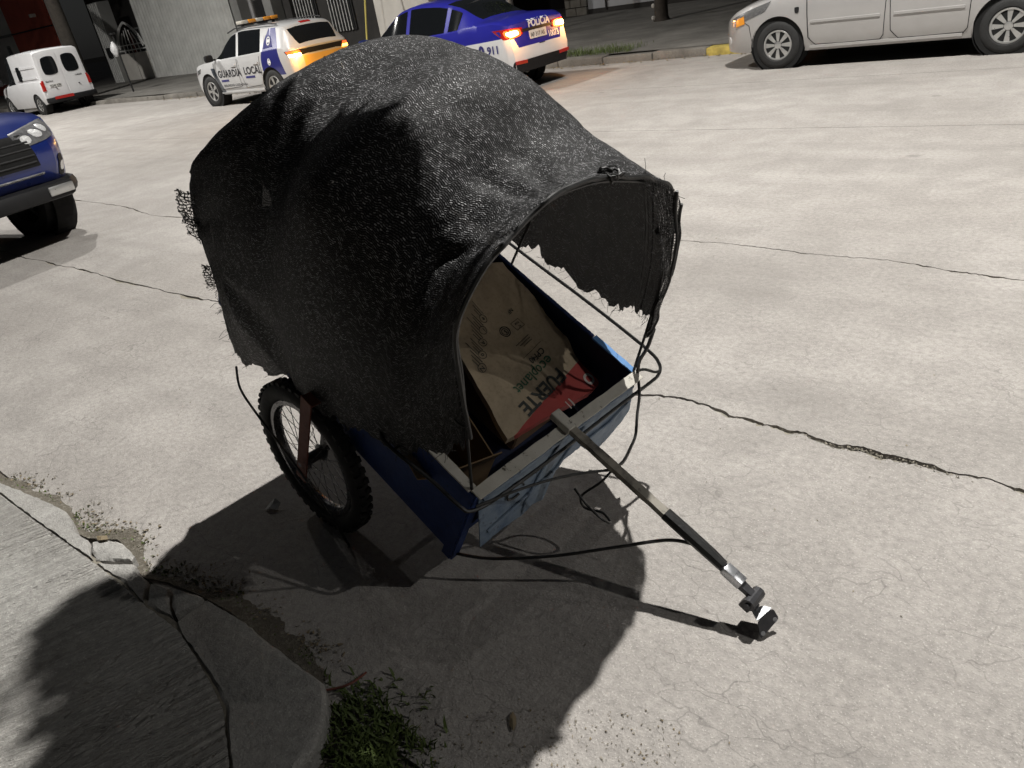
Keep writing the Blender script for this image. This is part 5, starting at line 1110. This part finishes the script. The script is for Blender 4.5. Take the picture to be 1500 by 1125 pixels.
# ------------------------------------------------------------------ trees
def tree(loc, label, trunk_r, fork, clumps, nleaf, leaf=.085, lean=(0, 0), wash=False, seed=1, limbs=True):
    rnd = random.Random(seed); o = empty('street_tree', loc, 0, label, 'tree')
    b = MB(); top = Vector((lean[0], lean[1], fork)); pts = [Vector((0, 0, -.15)), Vector((lean[0]*.1, lean[1]*.1, fork*.12)), Vector((lean[0]*.4+.05, lean[1]*.4, fork*.5)), top]
    b.tube([cat(pts, t) for t in np.linspace(0, 1, 10)], [trunk_r*(1.5-.6*min(1, t*5)-.25*t) for t in np.linspace(0, 1, 10)], 12)
    for c, r_ in clumps:
        c = Vector(c); m_ = top.lerp(c, .5)+Vector((rnd.gauss(0, .12), rnd.gauss(0, .12), .15)); b.tube([cat([top-Vector((0, 0, .15)), m_, c], t) for t in np.linspace(0, 1, 8)], [trunk_r*.55*(1-.8*t) for t in np.linspace(0, 1, 8)], 7)
        for k in range(4):
            e = c+Vector((rnd.gauss(0, .5)*r_[0], rnd.gauss(0, .5)*r_[1], rnd.gauss(0, .4)*r_[2])); b.tube([m_.lerp(c, .6), m_.lerp(e, .8), e], [trunk_r*.18, trunk_r*.12, .006], 5)
    tr = b.build('trunk', M['bark'], o, smooth=60)
    if wash:
        b = MB()
        for k in range(9):
            t = rnd.uniform(0, 6.28); z = .12+.13*k; b.box((math.cos(t)*trunk_r*1.02, math.sin(t)*trunk_r*1.02, z), (.09, .09, .1), Matrix.Rotation(t, 3, 'Z'), bev=.03)
        b.build('limewash_patches', M['limewash'], tr); bpy.data.objects[tr.children[0].name]['kind'] = 'stuff'
    b = MB(); tot = sum(r_[0]*r_[1]*r_[2] for _, r_ in clumps)
    for c, r_ in clumps:
        for k in range(int(nleaf/len(clumps))):
            d = Vector((rnd.gauss(0, 1), rnd.gauss(0, 1), rnd.gauss(0, 1))).normalized()*rnd.random()**.42; p = Vector(c)+Vector((d.x*r_[0], d.y*r_[1], d.z*r_[2])); 
            a = Vector((rnd.gauss(0, 1), rnd.gauss(0, 1), rnd.gauss(0, .6))).normalized(); q = a.cross(Vector((rnd.gauss(0, 1), rnd.gauss(0, 1), rnd.gauss(0, 1)))).normalized(); l_ = leaf*rnd.uniform(.7, 1.4)
            b.add([p, p+a*l_*.5+q*l_*.3, p+a*l_, p+a*l_*.5-q*l_*.3], [(0, 1, 2, 3)])
    tag(b.build('crown', M['leaf'], o, smooth='open'), kind='stuff')
    return o
tree((-10.0, 18.35, .1), 'dark tree trunk with limewash patches in front of the white garden wall', .2, 3.2, [((-.6, -1., 5.2), (2., 1.8, 1.2)), ((1.2, .6, 5.6), (1.8, 1.6, 1.2)), ((-1.4, 1.2, 5.5), (1.6, 1.4, 1.1))], 5200, .16, wash=True, seed=3)
tree((-8.6, 20.8, .1), 'slender tree trunk standing behind the limewashed trunk', .13, 3., [((.3, -.6, 4.8), (1.5, 1.5, 1.)), ((-.8, .6, 5.2), (1.3, 1.2, 1.))], 2600, .16, seed=8)
tree((-2.3, 13.35, .1), 'street tree rising behind the pale hatchback', .17, 3.4, [((-1.8, -1.2, 5.4), (1.8, 1.6, 1.1)), ((-.2, .2, 6.2), (1.8, 1.7, 1.2)), ((-3.2, -.2, 5.6), (1.4, 1.5, .9))], 4200, .16, seed=5)
tree((-32.7, 14.0, .1), 'thick dark tree trunk at the kerb beside the white van', .36, 4.2, [((-3.2, -.6, 6.6), (2.2, 1.6, 1.2)), ((-2., .6, 7.4), (1.8, 1.6, 1.1))], 3200, .2, seed=12)
tree((-2.7, -1.0, 0), 'unseen small tree added on the near pavement, its branch casting shade beside the cart', .07, 2.0, [((1.14, 2.70, 2.72), (.34, .17, .10)), ((1.45, 2.69, 2.72), (.36, .20, .10)), ((.76, 2.80, 2.74), (.20, .11, .08)), ((-.4, -.5, 3.0), (.7, .7, .5))], 7600, .075, seed=21)  # out-of-view tree, put in to cast the soft shadow over the near kerb

# ------------------------------------------------------------------ small things on the ground
rnd = random.Random(11)
def grass_patch(n, fn, name, hmax):
    b = MB()
    for k in range(n):
        x, y, z, dens = fn()
        if rnd.random() > dens: continue
        a = rnd.uniform(0, 6.28); h_ = rnd.uniform(.35, 1.)*hmax; w = rnd.uniform(.0018, .0045); dx, dy = math.cos(a), math.sin(a); ln = rnd.uniform(.2, 1.1)*h_
        p = Vector((x, y, z)); s2 = Vector((-dy, dx, 0))*w; m_ = p+Vector((dx*ln*.35, dy*ln*.35, h_*.65)); t = p+Vector((dx*ln, dy*ln, h_*rnd.uniform(.5, 1)))
        b.add([p-s2, p+s2, m_+s2*.8, m_-s2*.8, t], [(0, 1, 2, 3), (3, 2, 4)])
    return b.build(name, M['grass'], None, smooth='open')
kend = Z5(1152, 900)
def gpos():
    px, py = rnd.gauss(545, 48), rnd.uniform(985, 1200); p = at(px, py, 0.); 
    # ragged edge, denser towards the frame bottom
    d = min(1, max(0, (py-985)/110))*(1 if fbm(p[0]*9, p[1]*9, 3.) > -.25+.3*abs(px-530)/90 else .12)
    return p[0], p[1], -.004, d
g = grass_patch(3600, gpos, 'grass', .042); tag(g, 'short green grass growing beside the kerb end in the shadow of the cart', 'grass', kind='stuff')
edge = [at(x*.4132, 660+y*.4132, 0) for x, y in ((0, 112), (110, 150), (240, 205), (275, 280), (330, 305), (440, 310), (490, 365), (520, 440), (620, 462), (730, 505), (840, 565), (960, 660), (1070, 742), (1160, 815))]
def epos():
    t = rnd.random()*(len(edge)-1); i = int(t); p = edge[i]+(edge[i+1]-edge[i])*(t-i); off = abs(rnd.gauss(0, .03)); return p[0]+.2*off+rnd.gauss(0, .01), p[1]+off, 0., (1 if fbm(p[0]*7, p[1]*7, 8.) > .05 else .15)
for (side, nm) in ((1, 0),):   # soil washed into the joint
    bb = MB(); N = 160
    def soil(u, v):
        t = u*(len(edge)-1)*.99999; i = int(t); p = edge[i]+(edge[i+1]-edge[i])*(t-i); w = .012+.05*max(0, fbm(p[0]*4, p[1]*4, 31.)+.25)+.012*fbm(p[0]*30, p[1]*30, 5.)
        return (p[0]+.25*w*v, p[1]-.02+(w+.02)*v, .003+.006*(1-v)+.003*fbm(p[0]*40, v*3, 2.)*(1-v))
    bb.grid(soil, N, 4); tag(bb.build('gutter_soil', M['dirt'], smooth=True), kind='structure')
g = grass_patch(420, epos, 'weeds', .016); tag(g, 'low weeds growing in the joint between kerb and road', 'weeds', kind='stuff')
b = MB()
def chip(p, s, mi):
    a = [Vector((rnd.uniform(-1, 1), rnd.uniform(-1, 1), rnd.uniform(-.2, .8)))*s for _ in range(5)]; c = Vector(p)+Vector((0, 0, s*.25))
    b.add([c+q for q in a], [(0, 1, 2), (0, 2, 3), (1, 2, 4), (0, 1, 4), (2, 3, 4), (0, 3, 4)], mi)
for k in range(1500):
    x, y, z, d = epos()
    if rnd.random() < d: chip((x+rnd.gauss(0, .012), y+abs(rnd.gauss(0, .03)), .001), rnd.uniform(.002, .009), rnd.choice((0, 0, 1)))
for k in range(500):
    x = rnd.uniform(-4.5, 1.2); y = rnd.uniform(.7, 7); chip((x, y, .001), rnd.uniform(.0015, .0045), rnd.choice((0, 1)))
for k in range(500):
    p = at(rnd.uniform(560, 1000), rnd.uniform(1040, 1135)); 
    chip((p[0], p[1], .001), rnd.uniform(.001, .0045), rnd.choice((0, 0, 1)))
for k in range(700):
    x = rnd.uniform(-24, -3.); chip((x, 12.4-abs(rnd.gauss(0, .12)), .002), rnd.uniform(.01, .035), rnd.choice((0, 1, 1)))
for k in range(260):
    i = rnd.randrange(8, 14); p = crack1[i]; x = p[0]+rnd.gauss(0, .1); chip((x, P1(x)-.004-abs(rnd.gauss(0, .012)), -.002), rnd.uniform(.002, .006), 0)
g = b.build('gutter_litter', [M['spall'], M['dryleaf']]); tag(g, 'grit, pebbles and dry leaf crumbs strewn on the road and along the kerbs', 'litter', kind='stuff')
# far verge weeds by the police sedan
def fpos(): x = rnd.uniform(-10.5, -7.6); return x, 12.72+abs(rnd.gauss(0, .35)), .13, 1 if fbm(x*2, 3.) > -.2 else .2
g = grass_patch(1600, fpos, 'verge_grass', .16); tag(g, 'tuft of grass on the far pavement edge behind the police sedan', 'grass', kind='stuff')
# single scraps one can pick out
def scrap(name, px, py, pts, mat, label, cat_, rz, z=.004):
    p = at(px, py); b = MB(); V = [Vector(q) for q in pts]; n = len(V); b.add(V+[v+Vector((0, 0, .0015)) for v in V], []); c = sum(V, Vector())/n
    b.add([c+Vector((0, 0, .006)), c-Vector((0, 0, .001))], []); k = len(b.v)
    for i in range(n): j = (i+1) % n; b.f += [(n+i, n+j, k-2), (j, i, k-1), (i, j, n+j, n+i)]; b.m += [0]*3
    o = b.build(name, mat); o.location = (p[0], p[1], z); o.rotation_euler = (0, 0, rz); tag(o, label, cat_)
scrap('paper_scrap', 401, 745, [(-.03, -.012, 0), (-.005, -.022, .012), (.026, -.014, .004), (.03, .012, .016), (.004, .02, .03), (-.022, .016, .008)], M['paper'], 'crumpled grey paper scrap on the road beside the cart wheel', 'paper', .4)
scrap('dry_leaf', 160, 808, [(-.03, 0, .004), (-.012, -.012, 0), (.012, -.013, .006), (.034, .002, .002), (.012, .013, .006), (-.01, .012, 0)], M['dryleaf'], 'dry brown leaf lying by the broken kerb stone', 'leaf', .2, .062)
scrap('dry_leaf', 752, 1058, [(-.028, 0, .0), (-.012, -.008, .004), (.012, -.009, .0), (.03, .001, .004), (.012, .008, .002), (-.01, .008, 0)], M['dryleaf'], 'narrow dry leaf on the road inside the cart shadow', 'leaf', -.9)
pp_ = [at(470, 1012, .01), at(492, 1008, .02), at(512, 1002, .03), at(526, 993, .018), at(536, 985, .006)]
b = MB(); b.tube([cat([Vector(q) for q in pp_], t) for t in np.linspace(0, 1, 14)], .0035, 6); tag(b.build('plastic_strip', M['redtwig'], smooth=True), 'reddish plastic strip lying in the grass by the kerb end', 'strip')
